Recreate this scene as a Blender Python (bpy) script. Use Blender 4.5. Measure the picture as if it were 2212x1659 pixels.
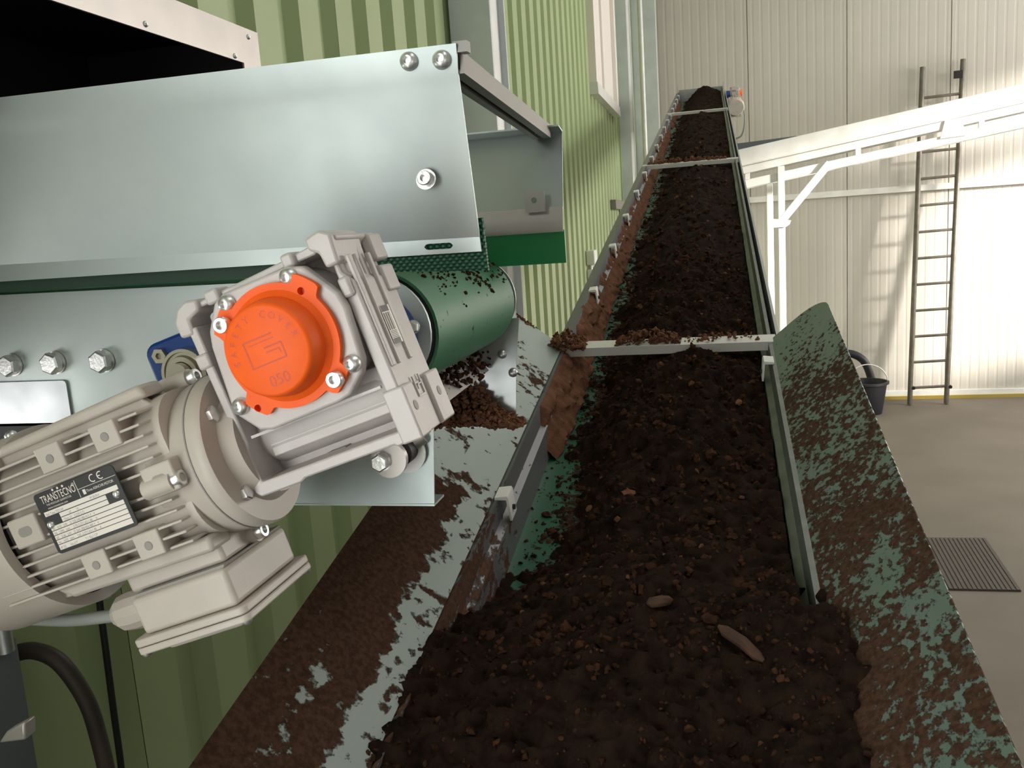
import bpy, bmesh, math, random
from mathutils import Vector, Matrix, noise
random.seed(7)
R = math.radians
for o in list(bpy.data.objects): bpy.data.objects.remove(o)
SC = bpy.context.scene
COL = SC.collection

# ------------------------------------------------------------------ camera
W, H, F = 2212.0, 1659.0, 1896.3
YAW, PIT, ROLL, INC = R(-13.527), R(9.901), R(-3.905), R(11.37)
CAM = Vector((0, 0, 2.3))
FWD = Vector((math.sin(YAW) * math.cos(PIT), math.cos(YAW) * math.cos(PIT), -math.sin(PIT)))
_r = Vector((math.cos(YAW), -math.sin(YAW), 0)); _u = _r.cross(FWD)
RT = _r * math.cos(ROLL) + _u * math.sin(ROLL)
UP = -_r * math.sin(ROLL) + _u * math.cos(ROLL)
cd = bpy.data.cameras.new('camera'); cam = bpy.data.objects.new('camera', cd); COL.objects.link(cam)
cd.sensor_fit = 'HORIZONTAL'; cd.sensor_width = 36; cd.lens = 36 * F / W; cd.clip_start = .02; cd.clip_end = 100
bk = -FWD
cam.matrix_world = Matrix(((RT.x, UP.x, bk.x, CAM.x), (RT.y, UP.y, bk.y, CAM.y), (RT.z, UP.z, bk.z, CAM.z), (0, 0, 0, 1)))
SC.camera = cam

# ------------------------------------------------------------------ world, daylight, exposure
wd = bpy.data.worlds.new('world'); SC.world = wd; wd.use_nodes = True
wb = wd.node_tree.nodes['Background']; wb.inputs[0].default_value = (.75, .85, 1, 1); wb.inputs[1].default_value = .6
def area(name, loc, to, sx, sy, e, c=(1, 1, 1)):
    l = bpy.data.lights.new(name, 'AREA'); l.shape = 'RECTANGLE'; l.size = sx; l.size_y = sy; l.energy = e; l.color = c
    o = bpy.data.objects.new(name, l); COL.objects.link(o); o.location = loc
    o.rotation_euler = Vector(to).to_track_quat('-Z', 'Z').to_euler(); return o
area('side_window_sky_a', (6.8, 6.7, 3.25), (-1, 0, 0), 1.6, 2.7, 200, (1, .97, .93))
area('side_window_sky_b', (6.8, 9.4, 3.25), (-1, 0, 0), 1.6, 2.7, 260, (1, .97, .93))
sl_ = bpy.data.lights.new('sun', 'SUN'); sl_.energy = 15; sl_.angle = R(7); sl_.color = (1, .93, .84)
so_ = bpy.data.objects.new('sun', sl_); COL.objects.link(so_); so_.location = (9, 5, 6)
so_.rotation_euler = Vector((-2, 1, -.60)).to_track_quat('-Z', 'Z').to_euler()
area('back_gate_daylight', (3.6, -3.85, 1.9), (0, 1, 0), 2.4, 3.2, 20, (.93, .97, 1))
area('side_fill_lamp', (-.80, -1.5, 2.1), (1, 0, 0), 1.9, 2.4, 100, (.95, .98, 1))  # fill lamp added in front of the closed green wall for the near machine
area('plate_glare_lamp', (-.835, .52, 2.12), (1, 0, 0), .09, .30, .30, (1, 1, 1))  # small lamp added for the glare on the near frame plate
area('rooflight_daylight', (1.5, 3.6, 5.42), (0, 0, -1), 1.0, 9, 75, (1, .98, .95))
SC.view_settings.view_transform = 'Standard'; SC.view_settings.look = 'None'
SC.view_settings.exposure = 0.0; SC.view_settings.gamma = 1.0; SC.view_settings.use_curve_mapping = False

# ------------------------------------------------------------------ helpers: points
def ray(px, py): return RT * ((px - W / 2) / F) - UP * ((py - H / 2) / F) + FWD
def P(px, py, Y):            # the point of the vertical plane y = Y that a measured pixel belongs to
    d = ray(px, py); return CAM + d * ((Y - CAM.y) / d.y)
def PX(px, py, X): d = ray(px, py); return CAM + d * ((X - CAM.x) / d.x)
def lerp(a, b, t): return a + (b - a) * t
def sst(a, b, x): t = max(0, min(1, (x - a) / (b - a))); return t * t * (3 - 2 * t)

# ------------------------------------------------------------------ helpers: materials
MATS = {}
def M(name, col, rough=.5, metal=0., col2=None, scale=8., detail=4., lo=.35, hi=.65, bump=0., bscale=150., rough2=None, stretch=None, spec=.5, coat=0.):
    m = bpy.data.materials.new(name); m.use_nodes = True; nt = m.node_tree; b = nt.nodes['Principled BSDF']
    b.inputs['Base Color'].default_value = (*col, 1); b.inputs['Roughness'].default_value = rough
    b.inputs['Metallic'].default_value = metal; b.inputs['Specular IOR Level'].default_value = spec
    b.inputs['Coat Weight'].default_value = coat
    tc = nt.nodes.new('ShaderNodeTexCoord'); vec = tc.outputs['Object']
    if stretch:
        mp = nt.nodes.new('ShaderNodeMapping'); mp.inputs['Scale'].default_value = stretch
        nt.links.new(vec, mp.inputs['Vector']); vec = mp.outputs['Vector']
    if col2 is not None or rough2 is not None:
        n = nt.nodes.new('ShaderNodeTexNoise'); n.inputs['Scale'].default_value = scale; n.inputs['Detail'].default_value = detail
        nt.links.new(vec, n.inputs['Vector'])
        mr = nt.nodes.new('ShaderNodeMapRange'); mr.inputs[1].default_value = lo; mr.inputs[2].default_value = hi
        nt.links.new(n.outputs['Fac'], mr.inputs[0])
        if col2 is not None:
            mx = nt.nodes.new('ShaderNodeMix'); mx.data_type = 'RGBA'
            mx.inputs[6].default_value = (*col, 1); mx.inputs[7].default_value = (*col2, 1)
            nt.links.new(mr.outputs[0], mx.inputs[0]); nt.links.new(mx.outputs[2], b.inputs['Base Color'])
        if rough2 is not None:
            r2 = nt.nodes.new('ShaderNodeMapRange'); r2.inputs[3].default_value = rough; r2.inputs[4].default_value = rough2
            nt.links.new(mr.outputs[0], r2.inputs[0]); nt.links.new(r2.outputs[0], b.inputs['Roughness'])
    if bump:
        n2 = nt.nodes.new('ShaderNodeTexNoise'); n2.inputs['Scale'].default_value = bscale; n2.inputs['Detail'].default_value = 3
        nt.links.new(vec, n2.inputs['Vector'])
        bp = nt.nodes.new('ShaderNodeBump'); bp.inputs['Strength'].default_value = bump; bp.inputs['Distance'].default_value = .002
        nt.links.new(n2.outputs['Fac'], bp.inputs['Height']); nt.links.new(bp.outputs[0], b.inputs['Normal'])
    MATS[name] = m; return m
M('green_sheet', (.37, .445, .225), .38, 0, (.345, .42, .21), 3)
M('white_panel', (.60, .565, .50), .42, 0, (.565, .53, .475), 1.5)
M('grey_panel', (.55, .55, .53), .6)
M('concrete', (.165, .140, .110), .75, 0, (.125, .105, .082), 1.3, 6, .3, .7, .25, 60)
M('galvanised', (.50, .545, .53), .40, .85, (.43, .475, .47), 7, 5, .35, .65, .03, 25, .52)
M('galvanised_dull', (.52, .54, .53), .45, .85, (.44, .46, .45), 6, 4, .3, .7, 0, 60, .55)
M('galvanised_bright', (.58, .595, .60), .32, .9, (.48, .50, .51), 20, 4, .3, .7, .08, 30, .42)
M('rail_dark', (.20, .215, .19), .5, .3, (.15, .16, .14), 30)
M('skirt_shaded', (.006, .035, .018), .6)
M('galvanised_light', (.74, .73, .70), .5, .35, (.66, .65, .62), 6)
M('column_zinc', (.68, .72, .73), .5, .1, (.58, .62, .64), 5, 5, .35, .65)
M('stainless', (.50, .46, .43), .38, .6, (.46, .425, .40), 20)
M('profile_grey', (.25, .23, .21), .45, .35)
M('zinc_bolt', (.82, .82, .80), .32, .85, (.7, .7, .68), 150, 3, .35, .65, .15, 300)
M('cast_grey', (.54, .50, .475), .5, .1, (.50, .46, .435), 40, 4, .3, .7, .12, 900)
M('motor_grey', (.55, .49, .43), .45, 0, (.50, .445, .385), 25, 5, .3, .7, .06, 700)
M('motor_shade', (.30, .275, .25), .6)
M('orange_plastic', (.95, .125, .008), .5, 0, (.90, .115, .008), 60, 4, .3, .7, .04, 900, spec=.3)
M('orange_shade', (.60, .06, .008), .5)  # darker orange paints the shade of engraved letters and cover holes
M('belt_green', (.055, .20, .095), .42, 0, (.07, .225, .115), 12, 4, .35, .65, .05, 500)
M('skirt_green', (.010, .21, .06), .45)
M('bearing_blue', (.012, .06, .26), .3, 0, coat=.3)
M('black_rubber', (.012, .012, .012), .6)
M('black_steel', (.01, .01, .011), .5)
M('label_black', (.03, .03, .032), .4)
M('label_white', (.80, .74, .66), .5)
M('label_print', (.22, .20, .19), .5)
M('bearing_steel', (.45, .42, .33), .35, .9)
M('cable_grey', (.30, .31, .29), .5)
M('hose_brown', (.055, .042, .038), .5, 0, (.13, .085, .06), 9, 4, .5, .75)
M('cabinet_grey', (.15, .165, .18), .45)
M('white_coat', (.92, .91, .88), .45, 0, (.78, .76, .72), 4)
M('window_white', (.80, .74, .68), .45)
M('yellow_paint', (.42, .31, .06), .6)
M('bucket_plastic', (.012, .013, .017), .5)
M('mat_brown', (.075, .060, .050), .8)
M('steel_ladder', (.20, .185, .155), .5, .3, (.15, .13, .105), 14)
M('peat', (.027, .0138, .0082), .95, 0, (.006, .0035, .0025), 45, 8, .3, .7, 1., 300, spec=.1)
M('peat_dry', (.20, .092, .052), .95, 0, (.10, .047, .027), 50, 8, .3, .7, 1., 300, spec=.1)
M('peat_clump', (.075, .032, .0165), .95, 0, (.010, .005, .003), 30, 6, .3, .7, .8, 300, spec=.1)
M('wood', (.08, .034, .015), .8, 0, (.045, .02, .01), 60, stretch=(1, .1, 1))

def dirty(name, base, rough, metal, fn, dirt=(.045, .023, .013), nscale=26., ndet=9., nstretch=(1, 1, 1), soft=.035, dirt2=(.085, .045, .028), base2=None):
    """plate with peat stuck to it: noise against a coverage that fn() builds from the plate's own coordinates"""
    m = bpy.data.materials.new(name); m.use_nodes = True; nt = m.node_tree; b = nt.nodes['Principled BSDF']; L = nt.links.new
    tc = nt.nodes.new('ShaderNodeTexCoord'); sx = nt.nodes.new('ShaderNodeSeparateXYZ'); L(tc.outputs['Object'], sx.inputs[0])
    def math_(op, a, c=None, clamp=False):
        n = nt.nodes.new('ShaderNodeMath'); n.operation = op; n.use_clamp = clamp
        for i, v in enumerate((a, c)):
            if v is None: continue
            if isinstance(v, (int, float)): n.inputs[i].default_value = v
            else: L(v, n.inputs[i])
        return n.outputs[0]
    def rng(v, a, c, o0=0., o1=1.):
        n = nt.nodes.new('ShaderNodeMapRange'); n.interpolation_type = 'SMOOTHSTEP'
        L(v, n.inputs[0]); n.inputs[1].default_value = a; n.inputs[2].default_value = c; n.inputs[3].default_value = o0; n.inputs[4].default_value = o1
        return n.outputs[0]
    def nz(sc, det, st):
        mp = nt.nodes.new('ShaderNodeMapping'); mp.inputs['Scale'].default_value = st; L(tc.outputs['Object'], mp.inputs[0])
        n = nt.nodes.new('ShaderNodeTexNoise'); n.inputs['Scale'].default_value = sc; n.inputs['Detail'].default_value = det; n.inputs['Roughness'].default_value = .62
        L(mp.outputs[0], n.inputs['Vector']); return n.outputs['Fac']
    cov = fn(sx.outputs, math_, rng, nz)                       # 0 bare .. 1 covered
    n1 = nz(nscale, ndet, nstretch)
    d = math_('SUBTRACT', math_('ADD', n1, cov), 1.0)
    mask = rng(d, -soft, soft)
    fine = nz(160, 5, (1, 1, 1))
    mx0 = nt.nodes.new('ShaderNodeMix'); mx0.data_type = 'RGBA'; L(rng(fine, .35, .65), mx0.inputs[0])
    mx0.inputs[6].default_value = (*dirt, 1); mx0.inputs[7].default_value = (*dirt2, 1)
    mx1 = nt.nodes.new('ShaderNodeMix'); mx1.data_type = 'RGBA'; L(rng(nz(7, 4, (1, 1, 1)), .35, .65), mx1.inputs[0])
    mx1.inputs[6].default_value = (*base, 1); mx1.inputs[7].default_value = (*(base2 or base), 1)
    mx = nt.nodes.new('ShaderNodeMix'); mx.data_type = 'RGBA'; L(mask, mx.inputs[0]); L(mx1.outputs[2], mx.inputs[6]); L(mx0.outputs[2], mx.inputs[7])
    L(mx.outputs[2], b.inputs['Base Color'])
    L(rng(mask, 0, 1, metal, 0), b.inputs['Metallic']); L(rng(mask, 0, 1, rough, .95), b.inputs['Roughness']); L(rng(mask, 0, 1, .5, .1), b.inputs['Specular IOR Level'])
    bp = nt.nodes.new('ShaderNodeBump'); bp.inputs['Strength'].default_value = .7; bp.inputs['Distance'].default_value = .003
    L(math_('MULTIPLY', mask, math_('ADD', fine, .6)), bp.inputs['Height']); L(bp.outputs[0], b.inputs['Normal'])
    MATS[name] = m; return m
def cov_left(o, mt, rng, nz):       # o: x, s, n of the inclined conveyor
    v = rng(o[0], -.338, -.372)                       # away from the rail
    s = rng(o[1], -.56, -.80)
    big = nz(7, 3, (1, .8, 1))
    c = mt('ADD', mt('MULTIPLY', mt('MULTIPLY', v, s), .30), .385)
    c = mt('ADD', c, mt('MULTIPLY', rng(o[1], -.42, -.70), .05))
    streak = mt('MULTIPLY', mt('MULTIPLY', rng(o[0], -.402, -.388), rng(o[0], -.366, -.382)), rng(o[1], -1.02, -1.12))
    c = mt('SUBTRACT', c, mt('MULTIPLY', streak, .22))
    return mt('ADD', c, mt('MULTIPLY', mt('SUBTRACT', big, .5), -.75))
def cov_right(o, mt, rng, nz):
    s = rng(o[1], -.06, -.40)
    inner = rng(o[0], .165, .115)
    big = nz(9, 3, (2.2, .9, 1))
    c = mt('ADD', mt('MULTIPLY', s, .17), .36)
    c = mt('ADD', c, mt('MULTIPLY', mt('MULTIPLY', inner, rng(o[1], -.75, -1.05)), .16))
    return mt('ADD', c, mt('MULTIPLY', mt('SUBTRACT', big, .5), .55))
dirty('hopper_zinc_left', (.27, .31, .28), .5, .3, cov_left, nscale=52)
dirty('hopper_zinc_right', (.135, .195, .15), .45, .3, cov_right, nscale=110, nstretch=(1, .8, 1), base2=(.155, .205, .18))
dirty('belt_dirty', (.008, .080, .038), .45, 0, lambda o, mt, rng, nz: mt('ADD', mt('ADD', .34, mt('MULTIPLY', rng(o[0], -.285, -.21), .24)), mt('MULTIPLY', rng(o[1], -.3, .1), .05)), nscale=55, dirt=(.030, .016, .010), dirt2=(.06, .030, .018))
dirty('roller_belt', (.045, .165, .080), .5, 0, lambda o, mt, rng, nz: mt('ADD', .31, mt('MULTIPLY', rng(o[2], 2.235, 2.275), .20)), nscale=70, dirt=(.07, .034, .02), dirt2=(.12, .06, .035))
dirty('rail_dirty', (.19, .19, .195), .45, .4, lambda o, mt, rng, nz: mt('ADD', .33, mt('MULTIPLY', rng(o[1], -.55, -.85), .25)), nscale=45, nstretch=(1, .5, 1), dirt=(.09, .045, .028), dirt2=(.13, .07, .045))
dirty('zinc_spotted', (.56, .60, .56), .4, .75, lambda o, mt, rng, nz: mt('ADD', .30, 0.0), nscale=60)

# embossed rubber of the skirting
_m = M('skirt_embossed', (.008, .10, .045), .4)
_nt = _m.node_tree; _tc = _nt.nodes.new('ShaderNodeTexCoord'); _mp = _nt.nodes.new('ShaderNodeMapping')
_mp.inputs['Rotation'].default_value = (0, R(45), 0); _mp.inputs['Scale'].default_value = (260, 260, 260)
_ck = _nt.nodes.new('ShaderNodeTexVoronoi'); _ck.inputs['Scale'].default_value = 1; _ck.inputs['Randomness'].default_value = 0
_bp = _nt.nodes.new('ShaderNodeBump'); _bp.invert = True; _bp.inputs['Strength'].default_value = 1; _bp.inputs['Distance'].default_value = .0025
_rp = _nt.nodes.new('ShaderNodeMix'); _rp.data_type = 'RGBA'; _rp.inputs[6].default_value = (.05, .24, .13, 1); _rp.inputs[7].default_value = (.004, .045, .022, 1)
_nt.links.new(_tc.outputs['Object'], _mp.inputs[0]); _nt.links.new(_mp.outputs[0], _ck.inputs['Vector'])
_mr = _nt.nodes.new('ShaderNodeMapRange'); _mr.inputs[1].default_value = .2; _mr.inputs[2].default_value = .45
_nt.links.new(_ck.outputs['Distance'], _mr.inputs[0]); _nt.links.new(_mr.outputs[0], _rp.inputs[0])
_nt.links.new(_rp.outputs[2], _nt.nodes['Principled BSDF'].inputs['Base Color'])
_nt.links.new(_ck.outputs['Distance'], _bp.inputs['Height']); _nt.links.new(_bp.outputs[0], _nt.nodes['Principled BSDF'].inputs['Normal'])

# ------------------------------------------------------------------ helpers: meshes and objects
ID = lambda a, b, c: Vector((a, b, c))
MM = lambda u, v, w: Vector((u / 1000, w / 1000, v / 1000))     # gear motor millimetres: right, up, away
XZ = lambda a, b, c: Vector((a, c, b))                          # polygon in x,z extruded along y
def box(bm, a0, a1, b0, b1, c0, c1, fr=ID):
    v = [bm.verts.new(fr(a, b, c)) for c in (c0, c1) for b in (b0, b1) for a in (a0, a1)]
    for f in ((0, 1, 3, 2), (4, 6, 7, 5), (0, 4, 5, 1), (2, 3, 7, 6), (0, 2, 6, 4), (1, 5, 7, 3)): bm.faces.new([v[i] for i in f])
def prism(bm, pts, h0, h1, fr=ID):
    a = [bm.verts.new(fr(p[0], p[1], h0)) for p in pts]; b = [bm.verts.new(fr(p[0], p[1], h1)) for p in pts]
    n = len(pts); bm.faces.new(a); bm.faces.new(b[::-1])
    for i in range(n): bm.faces.new((a[i], b[i], b[(i + 1) % n], a[(i + 1) % n]))
def sheet(bm, quads):
    for q in quads: bm.faces.new([bm.verts.new(p) for p in q])
def plate(bm, outer, holes, h0, h1, fr=ID):
    b2 = bmesh.new(); rings = []
    for loop in [outer] + holes:
        vs = [b2.verts.new((p[0], p[1], 0)) for p in loop]
        for i in range(len(vs)): b2.edges.new((vs[i], vs[(i + 1) % len(vs)]))
    bmesh.ops.triangle_fill(b2, use_beauty=True, use_dissolve=False, edges=b2.edges[:])
    b2.verts.ensure_lookup_table(); tris = [[v.index for v in f.verts] for f in b2.faces]; co = [v.co.copy() for v in b2.verts]; b2.free()
    A = [bm.verts.new(fr(c.x, c.y, h0)) for c in co]; B = [bm.verts.new(fr(c.x, c.y, h1)) for c in co]
    for t in tris: bm.faces.new([A[i] for i in t]); bm.faces.new([B[i] for i in reversed(t)])
    k = 0
    for loop in [outer] + holes:
        n = len(loop)
        for i in range(n): bm.faces.new((A[k + i], B[k + i], B[k + (i + 1) % n], A[k + (i + 1) % n]))
        k += n
def basis(ax):
    ax = Vector(ax).normalized(); t = Vector((0, 0, 1)) if abs(ax.z) < .9 else Vector((1, 0, 0))
    e1 = ax.cross(t).normalized(); return ax, e1, ax.cross(e1).normalized()
def lathe(bm, prof, org, ax, n=32, a0=0., a1=2 * math.pi):
    ax, e1, e2 = basis(ax); org = Vector(org); full = abs(a1 - a0 - 2 * math.pi) < 1e-6; m = n if full else n + 1; rings = []
    for r, h in prof:
        if r < 1e-7: rings.append([bm.verts.new(org + ax * h)])
        else: rings.append([bm.verts.new(org + ax * h + (e1 * math.cos(a0 + (a1 - a0) * i / n) + e2 * math.sin(a0 + (a1 - a0) * i / n)) * r) for i in range(m)])
    for A, B in zip(rings, rings[1:]):
        for i in range(n):
            j = (i + 1) % m
            if len(A) == 1 and len(B) == 1: continue
            if len(A) == 1: bm.faces.new((A[0], B[j], B[i]))
            elif len(B) == 1: bm.faces.new((A[i], A[j], B[0]))
            else: bm.faces.new((A[i], A[j], B[j], B[i]))
def tube(bm, pts, r, n=10, caps=True):
    pts = [Vector(p) for p in pts]; rings = []; up = None
    for i, p in enumerate(pts):
        t = (pts[min(i + 1, len(pts) - 1)] - pts[max(i - 1, 0)]).normalized()
        if up is None: up = basis(t)[1]
        up = (up - t * up.dot(t)).normalized(); s = t.cross(up); rr = r[i] if isinstance(r, (list, tuple)) else r
        rings.append([bm.verts.new(p + (up * math.cos(2 * math.pi * k / n) + s * math.sin(2 * math.pi * k / n)) * rr) for k in range(n)])
    for A, B in zip(rings, rings[1:]):
        for k in range(n): bm.faces.new((A[k], A[(k + 1) % n], B[(k + 1) % n], B[k]))
    if caps: bm.faces.new(rings[0][::-1]); bm.faces.new(rings[-1])
def spline(pts, n=8):
    pts = [Vector(p) for p in pts]; out = []
    for i in range(len(pts) - 1):
        p0, p1, p2, p3 = pts[max(i - 1, 0)], pts[i], pts[i + 1], pts[min(i + 2, len(pts) - 1)]
        for k in range(n):
            t = k / n; out.append(.5 * ((2 * p1) + (p2 - p0) * t + (2 * p0 - 5 * p1 + 4 * p2 - p3) * t * t + (3 * p1 - p0 - 3 * p2 + p3) * t ** 3))
    return out + [pts[-1]]
def circ(cx, cy, r, n=20, a0=0, a1=360): return [(cx + r * math.cos(R(a0 + (a1 - a0) * i / n)), cy + r * math.sin(R(a0 + (a1 - a0) * i / n))) for i in range(n if a1 - a0 == 360 else n + 1)]
def rrect(x0, x1, y0, y1, r, n=5):
    o = []
    for cx, cy, a in ((x1 - r, y1 - r, 0), (x0 + r, y1 - r, 90), (x0 + r, y0 + r, 180), (x1 - r, y0 + r, 270)): o += circ(cx, cy, r, n, a, a + 90)
    return o
MW = {}
def tag(o, label=None, cat=None, group=None, kind=None):
    if label: o['label'] = label
    if cat: o['category'] = cat
    if group: o['group'] = group
    if kind: o['kind'] = kind
    return o
def thing(name, label, cat, mat=Matrix(), group=None, kind=None):
    if not isinstance(mat, Matrix): mat = Matrix.Translation(Vector(mat))
    o = bpy.data.objects.new(name, None); COL.objects.link(o); o.matrix_world = mat; o.empty_display_size = .1; MW[o.name] = mat.copy()
    return tag(o, label, cat, group, kind)
def finish(bm, name, mat, smooth=40):
    bmesh.ops.remove_doubles(bm, verts=bm.verts, dist=1e-6); bmesh.ops.recalc_face_normals(bm, faces=bm.faces)
    me = bpy.data.meshes.new(name); bm.to_mesh(me); bm.free(); me.materials.append(MATS[mat])
    if smooth:
        me.shade_smooth(); me.set_sharp_from_angle(angle=R(smooth))
    return me
def obj(name, bm, mat, parent=None, local=False, bevel=0, smooth=40, seg=2, double=None):
    """one mesh object; without local the mesh is given in world coordinates"""
    if parent is not None and not local: bm.transform(MW[parent.name].inverted())
    me = finish(bm, name, mat, smooth) if isinstance(bm, bmesh.types.BMesh) else bm
    o = bpy.data.objects.new(name, me); COL.objects.link(o)
    if parent is not None: o.parent = parent; MW[o.name] = MW[parent.name]
    else: MW[o.name] = Matrix()
    if bevel:
        b = o.modifiers.new('bevel', 'BEVEL'); b.width = bevel; b.segments = seg; b.limit_method = 'ANGLE'; b.angle_limit = R(35)
    return o
B = bmesh.new
def solo(name, bm, mat, label, cat, bevel=0, group=None, kind=None, smooth=40):
    o = obj(name, bm, mat, None, bevel=bevel, smooth=smooth); return tag(o, label, cat, group, kind)
def struct(name, bm, mat, label, **k): return solo(name, bm, mat, label, 'building', kind='structure', **k)
SCREWS = {}
def screw_mesh(kind, d):
    key = (kind, d)
    if key in SCREWS: return SCREWS[key]
    bm = B(); r = d / 2                                      # axis +z, base at 0
    if kind in ('hex', 'hexwasher'):
        h = .0; 
        if kind == 'hexwasher': lathe(bm, [(0, 0), (r * 1.02, 0), (r * 1.02, r * .14), (0, r * .14)], (0, 0, 0), (0, 0, 1), 24); lathe(bm, [(0, r * .14), (r * .9, r * .14), (r * .9, r * .36), (0, r * .36)], (0, 0, 0), (0, 0, 1), 24); h = r * .36
        lathe(bm, [(0, h), (r * .98, h), (r * .98, h + r * .55), (r * .82, h + r * .66), (0, h + r * .66)], (0, 0, 0), (0, 0, 1), 6)
    elif kind == 'socket':
        lathe(bm, [(0, 0), (r, 0), (r, r * .95), (r * .9, r * 1.1), (r * .55, r * 1.1), (r * .52, r * .5), (0, r * .5)], (0, 0, 0), (0, 0, 1), 24)
    elif kind == 'button':
        lathe(bm, [(0, 0), (r, 0), (r, r * .2), (r * .93, r * .5), (r * .72, r * .78), (r * .45, r * .88), (r * .42, r * .45), (0, r * .45)], (0, 0, 0), (0, 0, 1), 24)
    elif kind == 'dome':
        lathe(bm, [(0, 0), (r, 0), (r * .92, r * .35), (r * .65, r * .65), (r * .3, r * .8), (0, r * .84)], (0, 0, 0), (0, 0, 1), 20)
    elif kind == 'washered':
        lathe(bm, [(0, 0), (r, 0), (r, r * .16), (0, r * .16)], (0, 0, 0), (0, 0, 1), 28)
        lathe(bm, [(0, r * .16), (r * .72, r * .16), (r * .72, r * .75), (r * .64, r * .85), (r * .38, r * .85), (r * .36, r * .45), (0, r * .45)], (0, 0, 0), (0, 0, 1), 24)
    SCREWS[key] = finish(bm, kind + '_screw', 'zinc_bolt', 35); return SCREWS[key]
def screw(parent, kind, d, pos, ax, name='bolt', local=False, spin=0):
    o = bpy.data.objects.new(name, screw_mesh(kind, d)); COL.objects.link(o)
    m = Matrix.Translation(Vector(pos)) @ Vector(ax).to_track_quat('Z', 'Y').to_matrix().to_4x4() @ Matrix.Rotation(spin, 4, 'Z')
    if parent is not None:
        o.parent = parent; MW[o.name] = MW[parent.name]
        if not local: m = MW[parent.name].inverted() @ m
    o.matrix_local = m; return o
TXT = {}
def text_bm(bm, s, size, fr, depth=0., align='LEFT', squeeze=1.):
    """letters as flat (or thin) mesh added to bm, mapped with fr(x, y, z)"""
    cu = bpy.data.curves.new('t', 'FONT'); cu.body = s; cu.size = size; cu.align_x = align; cu.resolution_u = 3
    ob = bpy.data.objects.new('t', cu); me = ob.to_mesh(); 
    vs = [bm.verts.new(fr(v.co.x * squeeze, v.co.y, depth)) for v in me.vertices]
    for p in me.polygons:
        try: bm.faces.new([vs[i] for i in p.vertices])
        except ValueError: pass
    ob.to_mesh_clear(); bpy.data.objects.remove(ob); bpy.data.curves.remove(cu)
def copy_tree(o, parent=None):
    c = o.copy(); COL.objects.link(c)
    if parent is not None: c.parent = parent
    for ch in [x for x in o.children]: copy_tree(ch, c)
    return c

# =================================================================== the hall
XL, YB, XR, YF, ZC = -.87, 11.1, 6.9, -4.0, 5.5
bm = B(); box(bm, XL - .1, XR + .2, YF - .1, YB + .2, -.2, 0)
struct('floor', bm, 'concrete', 'bare grey brown concrete floor of the hall')
bm = B(); box(bm, XL - .1, XR + .2, YF - .1, YB + .2, ZC, ZC + .1)
struct('ceiling', bm, 'grey_panel', 'plain grey roof panels above the hall')
# left wall: green trapezoidal sheets
wl = thing('wall_left', 'green trapezoidal sheet metal wall running along the conveyor', 'building', (XL, 0, 0), kind='structure')
PITCH = .2035; Y0 = 1.468 - PITCH * 27.0
def sheet_mesh():
    bm = B(); n = 5; prof = []
    for k in range(n):
        y = k * PITCH
        prof += [(0, y), (0, y + .50 * PITCH), (-.03, y + .60 * PITCH), (-.03, y + .90 * PITCH)]
    prof.append((0, n * PITCH - .0015))
    for (x0, y0), (x1, y1) in zip(prof, prof[1:]):
        sheet(bm, [[Vector((x0, y0, 0)), Vector((x1, y1, 0)), Vector((x1, y1, ZC)), Vector((x0, y0, ZC))]])
    return finish(bm, 'cladding_sheet', 'green_sheet', 0)
sm = sheet_mesh(); k = 0
while Y0 + k * 5 * PITCH < YB:
    o = bpy.data.objects.new('cladding_sheet', sm); COL.objects.link(o); o.parent = wl; o.location = (0, Y0 + k * 5 * PITCH, 0); k += 1
bm = B(); box(bm, XL - .12, XL - .035, YF, YB + .2, 0, ZC); obj('backing', bm, 'green_sheet', wl)
# far wall: white panels with fine ribs
wbk = thing('wall_back', 'white ribbed panel wall at the far end of the hall', 'building', (0, YB, 0), kind='structure')
PWD = 1.09
def panel_mesh():
    bm = B(); pts = [(0, .02), (.004, 0)]; n = 11
    for i in range(n):
        x = .004 + (PWD - .010) * i / n; d = (PWD - .010) / n
        pts += [(x + d * .36, 0), (x + d * .44, .0014), (x + d * .62, .0014), (x + d * .70, 0)]
    pts += [(PWD - .006, 0), (PWD - .002, .02)]
    for (x0, y0), (x1, y1) in zip(pts, pts[1:]): sheet(bm, [[Vector((x0, y0, 0)), Vector((x1, y1, 0)), Vector((x1, y1, ZC)), Vector((x0, y0, ZC))]])
    return finish(bm, 'panel', 'white_panel', 0)
pm = panel_mesh()
for k in range(-4, 5):
    o = bpy.data.objects.new('panel', pm); COL.objects.link(o); o.parent = wbk; o.location = (2.595 + k * PWD, 0, 0)
bm = B(); box(bm, XL - .1, XR + .2, YB + .02, YB + .15, 0, ZC); obj('backing', bm, 'white_panel', wbk)
# right wall with the gate opening, front wall with a gate behind the camera
WZ0, WZ1 = 1.9, 4.6; wy = [YF, 5.9, 7.5, 8.6, 10.2, YB + .2]
bm = B()
for a_, b_ in ((0, 1), (2, 3), (4, 5)): box(bm, XR, XR + .15, wy[a_], wy[b_], 0, ZC)
for a_, b_ in ((1, 2), (3, 4)): box(bm, XR, XR + .15, wy[a_], wy[b_], 0, WZ0 if a_ == 1 else 1.5); box(bm, XR, XR + .15, wy[a_], wy[b_], WZ1, ZC)
struct('wall_right', bm, 'white_panel', 'white panel wall with two tall window openings on the right of the hall')
bm = B(); box(bm, XL - .1, 2.3, YF - .15, YF, 0, ZC); box(bm, 4.9, XR + .2, YF - .15, YF, 0, ZC); box(bm, 2.3, 4.9, YF - .15, YF, 3.6, ZC)
struct('wall_front', bm, 'white_panel', 'white panel wall with an open gate behind the camera')
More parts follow.
